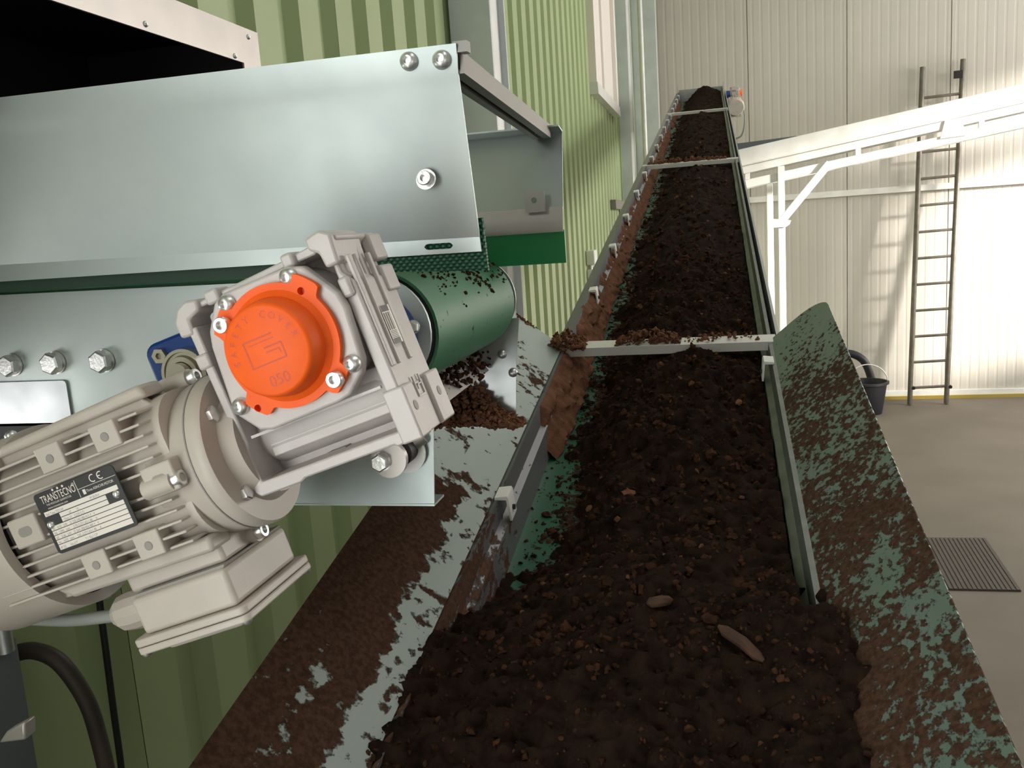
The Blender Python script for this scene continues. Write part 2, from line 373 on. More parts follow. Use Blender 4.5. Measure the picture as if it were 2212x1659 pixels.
d1 = thing('lamp_frame_1', 'added frame around a fill lamp on the green wall behind the camera', 'lamp_frame', (XL, -1.5, 0), kind='structure')  # frame added around the fill lamp; the wall behind stays closed
for a_ in ((-2.52, -2.45, .7, 3.4), (-.55, -.48, .7, 3.4), (-2.45, -.55, 3.3, 3.4), (-2.45, -.55, .7, .9)):
    bm = B(); box(bm, XL + .001, XL + .08, a_[0], a_[1], a_[2], a_[3]); obj('frame', bm, 'window_white', d1)  # added around the fill lamp
w2 = thing('glare_lamp_frame', 'added frame around a small glare lamp beside the cross conveyor', 'window', (XL, .5, 2.0), kind='structure')  # bars added around the glare lamp; the sheet behind is uncut
for a_ in ((.40, .42, 1.95, 2.41), (.58, .60, 1.95, 2.41)):
    bm = B(); box(bm, XL + .001, XL + .04, a_[0], a_[1], a_[2], a_[3]); obj('frame', bm, 'window_white', w2)  # bars added around the glare lamp, no window here
# base trim and floor line
bm = B(); box(bm, XL, XR, YB - .03, YB + .01, .035, .10); struct('baseboard_back', bm, 'white_coat', 'white base trim along the foot of the far wall')
bm = B(); box(bm, XL, XR, YB - .045, YB - .005, 0, .04); struct('trim_1', bm, 'yellow_paint', 'yellow strip at the foot of the far white wall')

# window in the green wall
wn = thing('window_1', 'white framed window set in the green wall, cut off at the top', 'window', (XL, 7.4, 3.3), kind='structure')
y0, y1, z0, z1 = 6.72, 8.25, 3.33, 4.9
bm = B(); box(bm, XL - .02, XL + .05, y0, y0 + .10, z0, z1); obj('frame', bm, 'window_white', wn, bevel=.004)
bm = B(); box(bm, XL - .02, XL + .05, y1 - .10, y1, z0, z1); obj('frame', bm, 'window_white', wn, bevel=.004)
bm = B(); box(bm, XL - .02, XL + .05, y0, y1, z1 - .08, z1); obj('frame', bm, 'window_white', wn, bevel=.004)
bm = B(); box(bm, XL - .02, XL + .035, 7.35, 7.48, z0, z1 - .08); obj('mullion', bm, 'window_white', wn, bevel=.004)
bm = B(); box(bm, XL - .02, XL + .015, y0 + .1, 7.35, z0, z1 - .08); obj('pane', bm, 'window_white', wn)
bm = B(); box(bm, XL - .02, XL + .015, 7.48, y1 - .1, z0, z1 - .08); obj('pane', bm, 'window_white', wn)
bm = B(); prism(bm, [(XL - .02, z0), (XL + .055, z0), (XL + .06, z0 - .085), (XL - .02, z0 - .085)], y0 - .02, y1 + .02, XZ); obj('sill', bm, 'galvanised_light', wn)

# steel columns, pipe, small fixtures on the wall
def column(label, yc, wx, dy, strip):
    t = thing('steel_column', label, 'column', (XL, yc, 0), group='galvanised columns along the green wall')
    bm = B(); box(bm, XL, XL + wx, yc, yc + .012, 0, ZC); obj('face_plate', bm, 'column_zinc', t, bevel=.002)
    bm = B(); box(bm, XL + wx - .012, XL + wx, yc + .0121, yc + dy, 0, ZC); obj('side_plate', bm, 'galvanised_light', t)
    bm = B(); box(bm, XL, XL + wx + strip, yc + dy, yc + dy + .012, 0, ZC); obj('back_plate', bm, 'column_zinc', t)
    return t
column('wide galvanised steel column just behind the near cross conveyor', 3.06, .145, .12, .022)
column('galvanised steel column between the window and the corner pipe', 8.75, .105, .25, .012)
column('blue grey steel column standing in the corner by the white wall', 10.55, .27, .2, .0)
bm = B(); tube(bm, [(-.735, 10.1, .02), (-.735, 10.1, ZC - .01)], .028, 16)
solo('downpipe', bm, 'galvanised_light', 'thin vertical metal pipe in the corner of the green wall', 'pipe')
bm = B(); box(bm, XL, XL + .012, 8.62, 8.625 + .02, 0, ZC); struct('trim_2', bm, 'green_sheet', 'narrow green joint strip on the wall right of the window')
t = thing('wall_bracket', 'short grey steel bar fixed to the green wall beside the belt rail', 'bracket', (XL, 7.9, 2.45))
bm = B(); box(bm, XL + .001, XL + .05, 7.65, 8.5, 2.42, 2.50); obj('bar', bm, 'profile_grey', t, bevel=.004)
bm = B(); box(bm, XL + .001, XL + .012, 8.3, 8.36, 2.2, 2.42); obj('strap', bm, 'profile_grey', t)
t = thing('switch_box', 'small white switch box with conduit on the green wall', 'switch', (XL, 6.1, 2.05))
bm = B(); box(bm, XL + .001, XL + .06, 6.02, 6.16, 2.03, 2.13); obj('housing', bm, 'white_coat', t, bevel=.006)
bm = B(); box(bm, XL + .001, XL + .05, 6.03, 6.15, 1.88, 2.0); obj('socket', bm, 'white_coat', t, bevel=.006)
bm = B(); tube(bm, [(XL + .02, 6.09, .0), (XL + .02, 6.09, 2.03)], .014, 10); obj('conduit', bm, 'galvanised_light', t)
bm = B(); box(bm, XL + .3, XR - .01, YB - .055, YB - .0005, 2.43, 2.50)
solo('wall_trunking', bm, 'white_coat', 'long white cable trunking running across the far white wall', 'trunking', bevel=.004)

# =================================================================== things by the far wall
lad = thing('ladder', 'worn steel pipe ladder leaning on the far white wall', 'ladder', (2.33, 10.74, 0))
la0, la1 = Vector((2.134, 10.73, 0.0)), Vector((2.287, 11.02, 3.78)); lb0, lb1 = Vector((2.527, 10.742, 0.0)), Vector((2.700, 11.02, 3.82))
for a, b in ((la0, la1), (lb0, lb1)):
    bm = B(); tube(bm, [a + Vector((0, 0, .01)), b], .028, 14); obj('rail', bm, 'steel_ladder', lad)
rung_z = [.20 + .295 * i for i in range(12)]
for i, z in enumerate(rung_z):
    a = la0.lerp(la1, z / 3.78); b = lb0.lerp(lb1, (z + .01) / 3.82); bm = B(); tube(bm, [a, b], .016, 10); obj('rung', bm, 'steel_ladder', lad)
for a, b in ((la0, la1), (lb0, lb1)):
    p = a.lerp(b, .20 / 3.78); bm = B(); tube(bm, [p + Vector((.03, -.03, 0)), p + Vector((.03, .03, 0))], .02, 8); obj('clamp', bm, 'black_steel', lad)
bm = B(); box(bm, 2.60, 2.69, 10.97, 11.0, 3.62, 3.70); obj('stop', bm, 'black_steel', lad, bevel=.003)
# bucket
bk_ = thing('mortar_bucket', 'black plastic bucket standing on the floor by the wall', 'bucket', (1.62, 10.35, 0))
c = Vector((1.62, 10.35, 0)); bm = B()
lathe(bm, [(0, .004), (.15, .004), (.20, .34), (.222, .34), (.222, .365), (.195, .365), (.142, .02), (0, .02)], c, (0, 0, 1), 36); obj('shell', bm, 'bucket_plastic', bk_)
bm = B(); tube(bm, [c + Vector((.21 * math.cos(a), .03, .35 + .20 * math.sin(a))) for a in [R(i * 9) for i in range(21)]], .006, 8); obj('bail_handle', bm, 'galvanised_light', bk_)
bm = B(); tube(bm, spline([(1.30, 10.72, .01), (1.28, 10.72, .35), (1.40, 10.72, .62), (1.62, 10.70, .55), (1.73, 10.68, .25), (1.75, 10.66, .04)]), .045, 12)
solo('hose_loop', bm, 'bucket_plastic', 'thick black hose arching up behind the black bucket', 'hose')
# mat with ribs
mt = thing('ribbed_mat', 'brown ribbed rubber mat lying on the concrete floor', 'mat', (1.5, 5.9, 0))
mc = [Vector((1.15, 6.28, 0)), Vector((1.745, 6.29, 0)), Vector((1.70, 5.41, 0)), Vector((1.12, 5.40, 0))]
bm = B(); prism(bm, [(p.x, p.y) for p in mc], .0005, .008); obj('base', bm, 'mat_brown', mt)
for i in range(22):
    f = (i + .5) / 22; a = mc[0].lerp(mc[1], f); b = mc[3].lerp(mc[2], f); d = Vector((.006, 0, 0)); h = Vector((0, 0, 1))
    bm = B(); prism(bm, [(a.x - .0095, a.y), (a.x + .0095, a.y), (b.x + .0095, b.y), (b.x - .0095, b.y)], .008, .0125); obj('rib', bm, 'mat_brown', mt)

# =================================================================== white transverse conveyor behind
YN, YFR = 9.4, 9.85
c2 = thing('transfer_conveyor', 'bright white sloping conveyor on posts crossing in front of the ladder', 'conveyor', (1.6, 9.6, 0))
a = P(1570, 329.5, YN); sl = (P(2212, 181, YN).z - P(1588, 325, YN).z) / (P(2212, 181, YN).x - P(1588, 325, YN).x)
def Z2(x, dz): return 2.941 + sl * (x - .2102) + dz
def beam(name, x0, x1, t0, t1, ya, yb, mat='white_coat'):
    bm = B(); prism(bm, [(x0, Z2(x0, t0)), (x1, Z2(x1, t0)), (x1, Z2(x1, t1)), (x0, Z2(x0, t1))], ya, yb, XZ); return obj(name, bm, mat, c2, bevel=.003)
XA, XB = -.05, 6.2
for ya in (YN, YFR):
    beam('side_plate', XA, XB, 0, -.165, ya, ya + .012); beam('chord', XA, XB, -.172, -.25, ya - .005, ya + .04); beam('chord', XA, XB, -.31, -.395, ya - .005, ya + .04)
for ya in (YN, YFR): beam('flange', XA, XB, -.160, -.172, ya - .03, ya + .012)
beam('belt', XA, XB, -.06, -.07, YN + .013, YFR - .001, 'belt_green')
for x in (.30, 1.35, 2.45, 3.6, 4.8): beam('web_post', x, x + .05, -.25, -.31, YN, YN + .03)
zf = Z2(.62, -.25)
for x, ya in ((.615, YN - .012), (.53, YFR), (4.4, YN - .012), (4.4, YFR)):
    bm = B(); box(bm, x, x + .065, ya - .03, ya + .03, 0, Z2(x, -.25 if ya < YFR else -.39)); obj('post', bm, 'white_coat', c2, bevel=.004)
    bm = B(); box(bm, x - .06, x + .125, ya - .09, ya + .09, 0, .012); obj('foot_plate', bm, 'white_coat', c2)
ba, bb = P(1690, 476, YN - .03), P(1792, 352, YN - .03); dx, dz = (bb - ba).x, (bb - ba).z; ln = math.hypot(dx, dz); nx, nz_ = -dz / ln * .036, dx / ln * .036
bm = B(); prism(bm, [(ba.x - nx, ba.z - nz_), (ba.x + nx, ba.z + nz_), (bb.x + nx, bb.z + nz_), (bb.x - nx, bb.z - nz_)], YN - .045, YN - .006, XZ); obj('brace', bm, 'white_coat', c2, bevel=.003)
g = [P(1660, 472, YN), P(1708, 476, YN), P(1705, 484, YN), P(1697, 490, YN), P(1661, 492, YN)]
bm = B(); prism(bm, [(p.x, p.z) for p in g], YN - .062, YN - .046, XZ); obj('gusset', bm, 'white_coat', c2)
g = [P(2040, 262, YN), P(2075, 262, YN), P(2090, 292, YN), P(2030, 300, YN)]
bm = B(); prism(bm, [(p.x, p.z) for p in g], YN - .022, YN - .006, XZ); obj('gusset', bm, 'white_coat', c2)
g = [P(1580, 312, YFR), P(1720, 294, YFR), P(1720, 330, YFR), P(1580, 345, YFR)]
bm = B(); prism(bm, [(p.x, p.z) for p in g], YFR - .03, YFR - .015, XZ); obj('tail_inside_shade', bm, 'cabinet_grey', c2)  # dark grey stands in for the shaded inside of the tail

# =================================================================== inclined belt conveyor
O = Vector((0, 1.8, 2.052)); MC = Matrix.Translation(O) @ Matrix.Rotation(INC, 4, 'X')
S0, S1, XLr, XRr, NB = -1.95, 7.40, -.315, .098, -.085
ic = thing('incline_conveyor', 'long inclined belt conveyor with peat climbing along the green wall', 'conveyor', MC)
def cobj(name, bm, mat, **k): return obj(name, bm, mat, ic, local=True, **k)
# belt: flat with a small turned up left edge
bm = B(); prof = [(XLr + .004, NB + .012), (XLr + .02, NB + .002), (XLr + .05, NB), (XRr - .03, NB), (XRr - .004, NB + .01)]
lo = [(x, n - .004) for x, n in prof[::-1]]
prism(bm, prof + lo, S0, S1 - .05, lambda a, b, c: Vector((a, c, b))); cobj('belt', bm, 'belt_dirty')
# side rails: outer web, top flange, inner skirt
for side, x in ((-1, XLr), (1, XRr)):
    bm = B(); pr = [(x, 0), (x + side * .001, -.20), (x - side * .004 + side * .004, -.20), (x - side * .003, -.003)]
    bm2 = B()
    pf = [(x - side * .004, .004), (x + side * .026, -.012), (x + side * .026, -.016), (x - side * .004, 0)] if side < 0 else [(x, .002), (x + .004, .002), (x + .004, -.2), (x + .001, -.2), (x + .001, -.007), (x, -.002)]
    prism(bm2, pf, S0, S1, lambda a, b, c: Vector((a, c, b))); cobj('top_flange', bm2, 'rail_dirty' if side < 0 else 'rail_dark')
    bm = B(); pi = [(x, .002), (x - side * .003, .002), (x - side * .006, -.028), (x - side * .016, -.034), (x - side * .020, NB + .004), (x - side * .017, NB + .004), (x - side * .012, -.034), (x - side * .003, -.030)]
    prism(bm, pi, S0, S1, lambda a, b, c: Vector((a, c, b))); cobj('inner_skirt', bm, 'rail_dirty' if side < 0 else 'rail_dark')
    bm = B(); box(bm, x + side * .018, x + side * .024, S0, S1, -.33, -.017); cobj('side_frame', bm, 'galvanised_dull')
# end plate, cross bars, clips
bm = B(); box(bm, XLr, XRr, S1 - .004, S1, -.25, .02); cobj('end_plate', bm, 'galvanised_dull')
for x in (XLr - .01, XRr + .005):
    bm = B(); box(bm, x, x + .004, S1 - .05, S1 + .004, -.05, .06); cobj('end_post', bm, 'galvanised_dull')
for s in (0., 2.56, 5.18):
    bm = B(); prism(bm, [(s - .022, .004), (s + .022, .004), (s + .022, .001), (s - .019, .001), (s - .019, -.014), (s - .022, -.014)], XLr - .015, XRr + .012, lambda a, b, c: Vector((c, a, b))); cobj('cross_bar', bm, 'galvanised_light')
def clip(s, x, side):
    bm = B(); prism(bm, [(0, .007), (.018, .009), (.020, .006), (.022, -.030), (.019, -.030), (.0165, .003), (0, .003)], s - .016, s + .016, lambda a, b, c: Vector((x - side * a, c, b)))
    o = cobj('clip', bm, 'white_coat')
    bm = B(); lathe(bm, [(0, 0), (.004, 0), (.004, .004), (0, .004)], (x - side * .0205, s, -.016), (-side, 0, 0), 8); obj('rivet', bm, 'black_steel', o, local=True)
for s in [-.64, .42, .90, 1.36, 1.84, 2.32, 2.83, 3.29, 3.75, 4.2, 4.66, 5.05, 5.55, 6.0, 6.45, 6.9]: clip(s, XLr, -1)
for s in [-.13]: clip(s, XRr, 1)
bm = B(); box(bm, XLr - .018, XRr + .018, S0, S1, -.335, -.33); cobj('bottom_baffle', bm, 'galvanised_dull')  # unseen pan added to stop light passing under the belt
bm = B(); box(bm, XRr + .018, XRr + .022, S0, 1.7, -1.3, -.336); cobj('light_baffle', bm, 'galvanised_dull')  # unseen panel added to keep light off the lower left wall
# support legs under the frame
for s in (-1.2, 1.3, 3.6, 6.0):
    for x in (XLr - .024, XRr - .016):
        pt = MC @ Vector((x, s, -.33)); bm = B(); box(bm, pt.x, pt.x + .04, pt.y - .02, pt.y + .02, 0, pt.z + .05); obj('leg', bm, 'galvanised_dull', ic)
# hopper plates (flared, with a rounded far corner)
def hop(side, x0, w, h, mat, label):
    L_ = math.hypot(w, h); ex, en = side * w / L_, h / L_
    out = [(-1.86, 0), (0.0, 0)] + [(.008 * math.sin(t * math.pi / 2), t * L_ * .52) for t in (.25, .5, .75, 1)] + [(-.05 + .058 * math.cos(R(a)), L_ - .055 + .055 * math.sin(R(a))) for a in (5, 15, 25, 35, 45, 55, 65, 75, 90)] + [(-1.86, L_)]
    def fr(s, q, d): return Vector((x0 + ex * q - side * en * d, s, .002 + en * q + abs(ex) * d))
    bm = B(); prism(bm, out, 0, -.003, fr); o = cobj('hopper_plate', bm, mat); o['label'] = label; return o
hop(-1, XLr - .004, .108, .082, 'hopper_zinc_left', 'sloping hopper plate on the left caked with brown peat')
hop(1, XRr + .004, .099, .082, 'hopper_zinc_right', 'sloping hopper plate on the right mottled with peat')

# ------------------------------------------------------------------ peat
class LB:                                     # collects small lumps cheaply
    def __init__(self): self.v = []; self.f = []
def fbm(x, y, z=0, o=5): return noise.fractal(Vector((x, y, z)), .6, 2.0, o, noise_basis='PERLIN_NEW')
def peat_n(x, s):
    """height of the load above the rail plane"""
    f = sst(-.64, -1.02, s)
    mound = NB - .012 + .058 * sst(-.285, -.13, x + .018 * fbm(s * 7, 3.1) + .02 * fbm(s * 2.3, 9)) + .028 * math.exp(-((x + .06 + .03 * fbm(s * 1.5, 20)) / .09) ** 2)
    mound += .016 * fbm(x * 11, s * 11, 1.7, 4) + .012 * fbm(x * 42, s * 42, 5, 4)
    heap = .004 + .030 * fbm(x * 5, s * 4, 8, 3) * .6 + .011 * fbm(x * 38, s * 38, 2, 5) + .004 * fbm(x * 90, s * 90, 3, 3) + .022 * sst(-.02, .10, x) - .018 * sst(-.30, -.36, x) - .035 * sst(.11, .18, x + .03 * fbm(s * 9, 2, 2))
    return lerp(mound, heap, f)
def grid(bm, xs, ss, fn):
    rows = [[bm.verts.new(Vector((x, s, fn(x, s)))) for x in xs] for s in ss]
    for A, C in zip(rows, rows[1:]):
        for i in range(len(xs) - 1): bm.faces.new((A[i], A[i + 1], C[i + 1], C[i]))
def frange(a, b, st): n = int(round((b - a) / st)); return [a + (b - a) * i / n for i in range(n + 1)]
def stuff(name, bm, mat, label):
    o = obj(name, lb_mesh(bm, name, mat) if isinstance(bm, LB) else bm, mat, None, smooth=60); o.matrix_world = MC; MW[o.name] = MC; return tag(o, label, 'peat', kind='stuff')
bm = B(); grid(bm, frange(XLr + .02, XRr - .019, .0055), frange(-.98, .7, .0055), peat_n)
stuff('peat_load', bm, 'peat', 'dark brown peat lying on the belt between the first bar and the hopper')
bm = B(); grid(bm, frange(XLr + .02, XRr - .019, .014), frange(.69, S1 - .12, .018), lambda x, s: peat_n(x, s) + (.05 * sst(S1 - .5, S1 - .15, s) * math.exp(-((x + .08) / .12) ** 2)))
stuff('peat_load', bm, 'peat', 'dark brown peat carried up the belt to the conveyor head')
def heap_n(x, s): return peat_n(x, s) - .2 * (1 - sst(-.78, -.88, s + .11 * fbm(x * 9, s * 3, 4)))
bm = B(); grid(bm, frange(-.385, .187, .0048), frange(-1.86, -.70, .0048), heap_n)
stuff('peat_heap', bm, 'peat', 'black brown peat heap filling the near end of the hopper')
# dry crust on the left inner skirt
def crust(bm, sa, sb, topf, thick, st=.01):
    rows = []
    for s in frange(sa, sb, st):
        e = min(1, (s - sa) / .05, (sb - s) / .05); top = NB + (topf(s) - NB) * max(0, min(1, .35 + .65 * e)); row = []
        for i in range(12):
            t = i / 11; n = lerp(NB + .002, top, t)
            bx = XLr + .021 - .020 * sst(NB, -.03, n) + .0 * t
            th = thick * max(.0, e) * (math.sin(math.pi * min(1, t * .9 + .1)) ** .5 if t < 1 else 0) * (1.1 + .8 * fbm(s * 22, t * 4, 3)) + .004 * fbm(s * 70, t * 11, 7)
            row.append(bm.verts.new(Vector((bx + max(-.002, th) + .012 * (1 - t), s, n))))
        rows.append(row)
    for A, C in zip(rows, rows[1:]):
        for i in range(11): bm.faces.new((A[i], A[i + 1], C[i + 1], C[i]))
bm = B(); crust(bm, -.36, .12, lambda s: .001 + .004 * fbm(s * 20, 1), .016, .006); crust(bm, .10, .55, lambda s: -.002 + .012 * fbm(s * 12, 4), .016, .006)
crust(bm, .54, 1.5, lambda s: -.018 + .022 * fbm(s * 9, 2), .013, .01); crust(bm, 1.48, 4.6, lambda s: -.022 + .02 * fbm(s * 4, 6), .012, .02); crust(bm, 4.9, 7.0, lambda s: -.03 + .02 * fbm(s * 4, 6), .010, .03)
stuff('peat_crust', bm, 'peat_dry', 'reddish brown peat crust stuck along the left inside of the belt rail')
# loose lumps
TPL = []
def _templates():
    for sub in (1, 2):
        out = []
        for k in range(14):
            b2 = bmesh.new(); bmesh.ops.create_icosphere(b2, subdivisions=sub, radius=1); sq = (random.uniform(.6, 1.4), random.uniform(.6, 1.3), random.uniform(.4, .8))
            for v in b2.verts:
                d = 1 + .75 * noise.noise(v.co * 1.5 + Vector((k * 3.1, k * 1.7, 0))) + .35 * noise.noise(v.co * 4 + Vector((k, 0, 9))); v.co = Vector((v.co.x * sq[0], v.co.y * sq[1], v.co.z * sq[2])) * d
            b2.verts.index_update(); out.append(([v.co.copy() for v in b2.verts], [[v.index for v in f.verts] for f in b2.faces])); b2.free()
        TPL.append(out)
_templates()
def lump(lb, c, r, seed=0, sq=1.):
    vs, fs = random.choice(TPL[0 if r < .007 else 1]); n0 = len(lb.v)
    rot = Matrix.Rotation(random.uniform(0, 6.3), 3, Vector((random.uniform(-1, 1), random.uniform(-1, 1), random.uniform(-1, 1) + .01)).normalized()) * r
    lb.v += [c + rot @ v for v in vs]; lb.f += [[i + n0 for i in f] for f in fs]
def lb_mesh(lb, name, mat):
    me = bpy.data.meshes.new(name); me.from_pydata([tuple(v) for v in lb.v], [], lb.f); me.materials.append(MATS[mat]); me.update(); return me
def scatter(n, xr, sr, rr, hfn, bm, pw=1):
    for i in range(n):
        x = random.uniform(*xr); s = lerp(sr[0], sr[1], random.random() ** pw); r = lerp(rr[0], rr[1], random.random() ** 3); lump(bm, Vector((x, s, hfn(x, s) + r * .2)), r, i + n)
bm = LB()
scatter(5200, (-.27, .075), (-.98, .7), (.0012, .0075), lambda x, s: max(peat_n(x, s), NB), bm)
scatter(1800, (-.27, .075), (.7, 5), (.003, .011), lambda x, s: max(peat_n(x, s), NB), bm, 1.5)
scatter(3500, (-.35, .13), (-1.8, -.88), (.001, .005), heap_n, bm)
stuff('peat_lumps', bm, 'peat_clump', 'loose brown peat lumps strewn over the load')
bm = LB()
scatter(420, (-.295, -.20), (-.85, .6), (.0015, .005), lambda x, s: NB + .001, bm); scatter(220, (-.295, -.22), (.6, 3.2), (.002, .007), lambda x, s: NB + .001, bm)
stuff('peat_crumbs', bm, 'peat_clump', 'peat crumbs scattered on the bare green edge of the belt')
bm = LB()
scatter(260, (-.26, .05), (-.9, 3.5), (.003, .008), lambda x, s: max(peat_n(x, s), NB) + .002, bm)
stuff('peat_fibres', bm, 'peat_dry', 'light brown fibrous bits on top of the dark peat')
# clods lying on the cross bars and rail
def clod(x0, x1, s, hh, n, label, r=(.003, .011), ds=.02):
    bm = LB()
    for i in range(n):
        x = random.uniform(x0, x1); f = math.sin(math.pi * (x - x0) / (x1 - x0)); z = .004 + random.random() * hh * (f + .15); rr = lerp(*r, random.random() ** 2)
        lump(bm, Vector((x, s + random.uniform(-ds, ds), z)), rr, i)
    o = stuff('peat_clod', bm, 'peat_dry', label); return o
clod(-.205, -.075, .004, .024, 420, 'crumbly peat pile sitting on the middle of the nearest cross bar', (.0015, .0065))
clod(-.07, .08, .008, .006, 70, 'thin peat crumbs along the right half of the nearest cross bar', (.002, .006))
clod(XLr - .04, XLr + .045, -.005, .022, 420, 'peat clod over the left end of the nearest cross bar', (.0018, .0075), .035)
clod(-.30, .06, 2.58, .016, 220, 'peat crumbs lying along the second cross bar', (.003, .009))
bm = LB()
for i in range(60):
    f = random.random(); lump(bm, Vector((XLr - .02 - .075 * f, .004 + random.uniform(-.006, .006), .006 + .068 * f)), random.uniform(.002, .005), i)
stuff('peat_rim', bm, 'peat_dry', 'row of peat crumbs along the top edge of the left hopper plate')
# sticks in the peat
def stick(px0, px1, r, label):
    def hit(px, py, n):
        d = ray(px, py); nn = MC.to_3x3() @ Vector((0, 0, 1)); q = O + nn * n; return CAM + d * ((q - CAM).dot(nn) / d.dot(nn))
    def top(px, py, n):
        for _ in range(6): q = hit(px, py, n); l = MC.inverted() @ q; n = max(heap_n(l.x, l.y), peat_n(l.x, l.y)) + r * .7
        return q
    a, b = top(*px0), top(*px1); bm = B(); m = a.lerp(b, .5) + Vector((.002, 0, .001)); tube(bm, [a, a.lerp(b, .15), m, a.lerp(b, .85), b], [r * .3, r, r * 1.05, r * .9, r * .3], 8)
    return solo('wood_stick', bm, 'wood', label, 'stick')
stick((1552, 1352, -.012), (1650, 1428, -.02), .006, 'short reddish wood stick lying on the dark peat')
stick((1398, 1303, -.03), (1452, 1296, -.03), .006, 'flat pale wood chip on the peat left of the stick')

# =================================================================== cross conveyor with head roller
cc = thing('cross_conveyor', 'galvanised cross conveyor in the foreground discharging over a green roller', 'conveyor', (-.5, .885, 2.0))
XE = -.845
def strip(pts):       # list of (x0, y0, z0, x1, y1, z1) rows top to bottom -> sheet of thickness 2 mm
    bm = B()
    for a, b in zip(pts, pts[1:]):
        q = [Vector(a[:3]), Vector(a[3:]), Vector(b[3:]), Vector(b[:3])]; sheet(bm, [q])
    bmesh.ops.remove_doubles(bm, verts=bm.verts, dist=1e-5); bmesh.ops.recalc_face_normals(bm, faces=bm.faces)
    bmesh.ops.solidify(bm, geom=bm.faces[:], thickness=.002); return bm
# near skirt
bm = strip([(XE, .672, 2.4405, -.186, .672, 2.4405), (XE, .659, 2.4400, -.1835, .659, 2.4390), (XE, .667, 2.4160, -.1855, .667, 2.4168), (XE, .672, 2.4080, -.1862, .672, 2.4080), (XE, .700, 2.3020, -.1871, .700, 2.2966)])
obj('side_skirt', bm, 'galvanised', cc, smooth=60)
bm = B(); s0, s1 = P(917, 541, .7), P(978, 523, .7)
plate(bm, [(XE, 2.2850), (-.1864, 2.2849), (-.1871, 2.2966), (XE, 2.3020)], [rrect(s0.x, s1.x, s0.z + .0002, s1.z - .0002, .0036, 6)], .700, .7025, XZ); obj('skirt_flange', bm, 'galvanised', cc, smooth=30)
for px, py, k, d in ((885, 133, 'button', .0145), (955, 130, 'button', .0145)): screw(cc, k, d, P(px, py, .663), (0, -1, .1))
screw(cc, 'washered', .0165, P(921, 388, .682), (0, -1, .2))
# embossed rubber skirt behind the near flange
bm = B(); a, b, c_, d = P(840, 560, .712), P(1047, 470, .712), P(1060, 583, .712), P(880, 586, .712)
prism(bm, [(-.36, 2.30), (b.x, b.z), (c_.x, c_.z), (d.x, d.z), (-.36, 2.272)], .7035, .708, XZ); obj('rubber_skirt', bm, 'skirt_embossed', cc)['label'] = 'embossed green rubber skirt'
bm = B(); box(bm, XE, -.361, .712, .716, 2.2745, 2.30); obj('rubber_skirt', bm, 'skirt_shaded', cc)  # same rubber, colour darkened for the shadow under the flange
# far skirt, flange, rubber, tab
bm = strip([(XE, 1.085, 2.422, -.1815, 1.085, 2.422), (XE, 1.112, 2.4175, -.1815, 1.112, 2.4175), (XE, 1.080, 2.3200, -.1806, 1.080, 2.3195)]); obj('side_skirt', bm, 'galvanised', cc, smooth=60)
bm = strip([(XE, 1.0785, 2.3245, -.1806, 1.0785, 2.3245), (XE, 1.0775, 2.3195, -.1806, 1.0775, 2.3195), (XE, 1.072, 2.3000, -.1806, 1.072, 2.3000), (XE, 1.073, 2.2950, -.1810, 1.073, 2.2950)]); obj('skirt_flange', bm, 'stainless', cc, smooth=60)
bm = B(); prism(bm, [(-.40, 2.297), (-.1803, 2.297), (-.1800, 2.2565), (-.40, 2.2565)], 1.0755, 1.079, XZ); obj('rubber_skirt', bm, 'skirt_green', cc)['label'] = 'plain bright green rubber skirt'
a, b = P(1137, 460, 1.07), P(1176, 412, 1.07); bm = B(); plate(bm, rrect(a.x, b.x, a.z, b.z, .001, 2), [circ(P(1155, 433, 1.07).x, P(1155, 433, 1.07).z, .0035, 14)], 1.066, 1.0705, XZ)
obj('tab', bm, 'stainless', cc)
# tie bar: C profile with the slot underneath
A0, A1 = P(1003, 158, .668), P(1190, 298, 1.098); tb = (A1 - A0); tl = tb.length; td = tb.normalized(); tx = Vector((1, 0, 0)); tx = (tx - td * tx.dot(td)).normalized(); tz = tx.cross(td)
bm = B(); w_ = .022
prism(bm, [(0, 0), (0, .016), (-w_, .016), (-w_, 0), (-w_ * .66, 0), (-w_ * .66, .003), (-w_ + .003, .003), (-w_ + .003, .013), (-.003, .013), (-.003, .003), (-w_ * .42, .003), (-w_ * .42, 0)], 0, tl, lambda u, v, w: A0 + tx * u + tz * v + td * w); obj('tie_bar', bm, 'profile_grey', cc)
bm = B(); box(bm, -.187, -.176, .662, .672, 2.433, 2.441); obj('bar_end', bm, 'profile_grey', cc)
# frame plates near and far, the near one with a rounded head end
RC = Vector((-.305, 0, 2.214)); RR = .058
out = [(XE, 2.142), (-.40, 2.141), (-.40, 2.141)] ; out = [(XE, 2.142), (-.33, 2.150)] + circ(RC.x + .004, RC.z + .002, .052, 16, -62, 80) + [(-.33, 2.2680), (XE, 2.2722)]
bm = B(); prism(bm, out, .740, .7435, XZ); obj('frame_plate', bm, 'galvanised', cc)
bm = B(); prism(bm, out, 1.0865, 1.090, XZ); obj('frame_plate', bm, 'galvanised', cc)
o0, o1 = P(-120, 826, .737), P(141, 822, .737); bm = B(); prism(bm, rrect(-.84, o1.x, 2.1405, o1.z, .004, 4), .7372, .7398, XZ); obj('splice_plate', bm, 'galvanised_bright', cc)
for px, py in ((20, 787), (113, 782), (218, 778)): screw(cc, 'hexwasher', .0225, P(px + 8, py + 1, .7395), (0, -1, 0), spin=random.random())
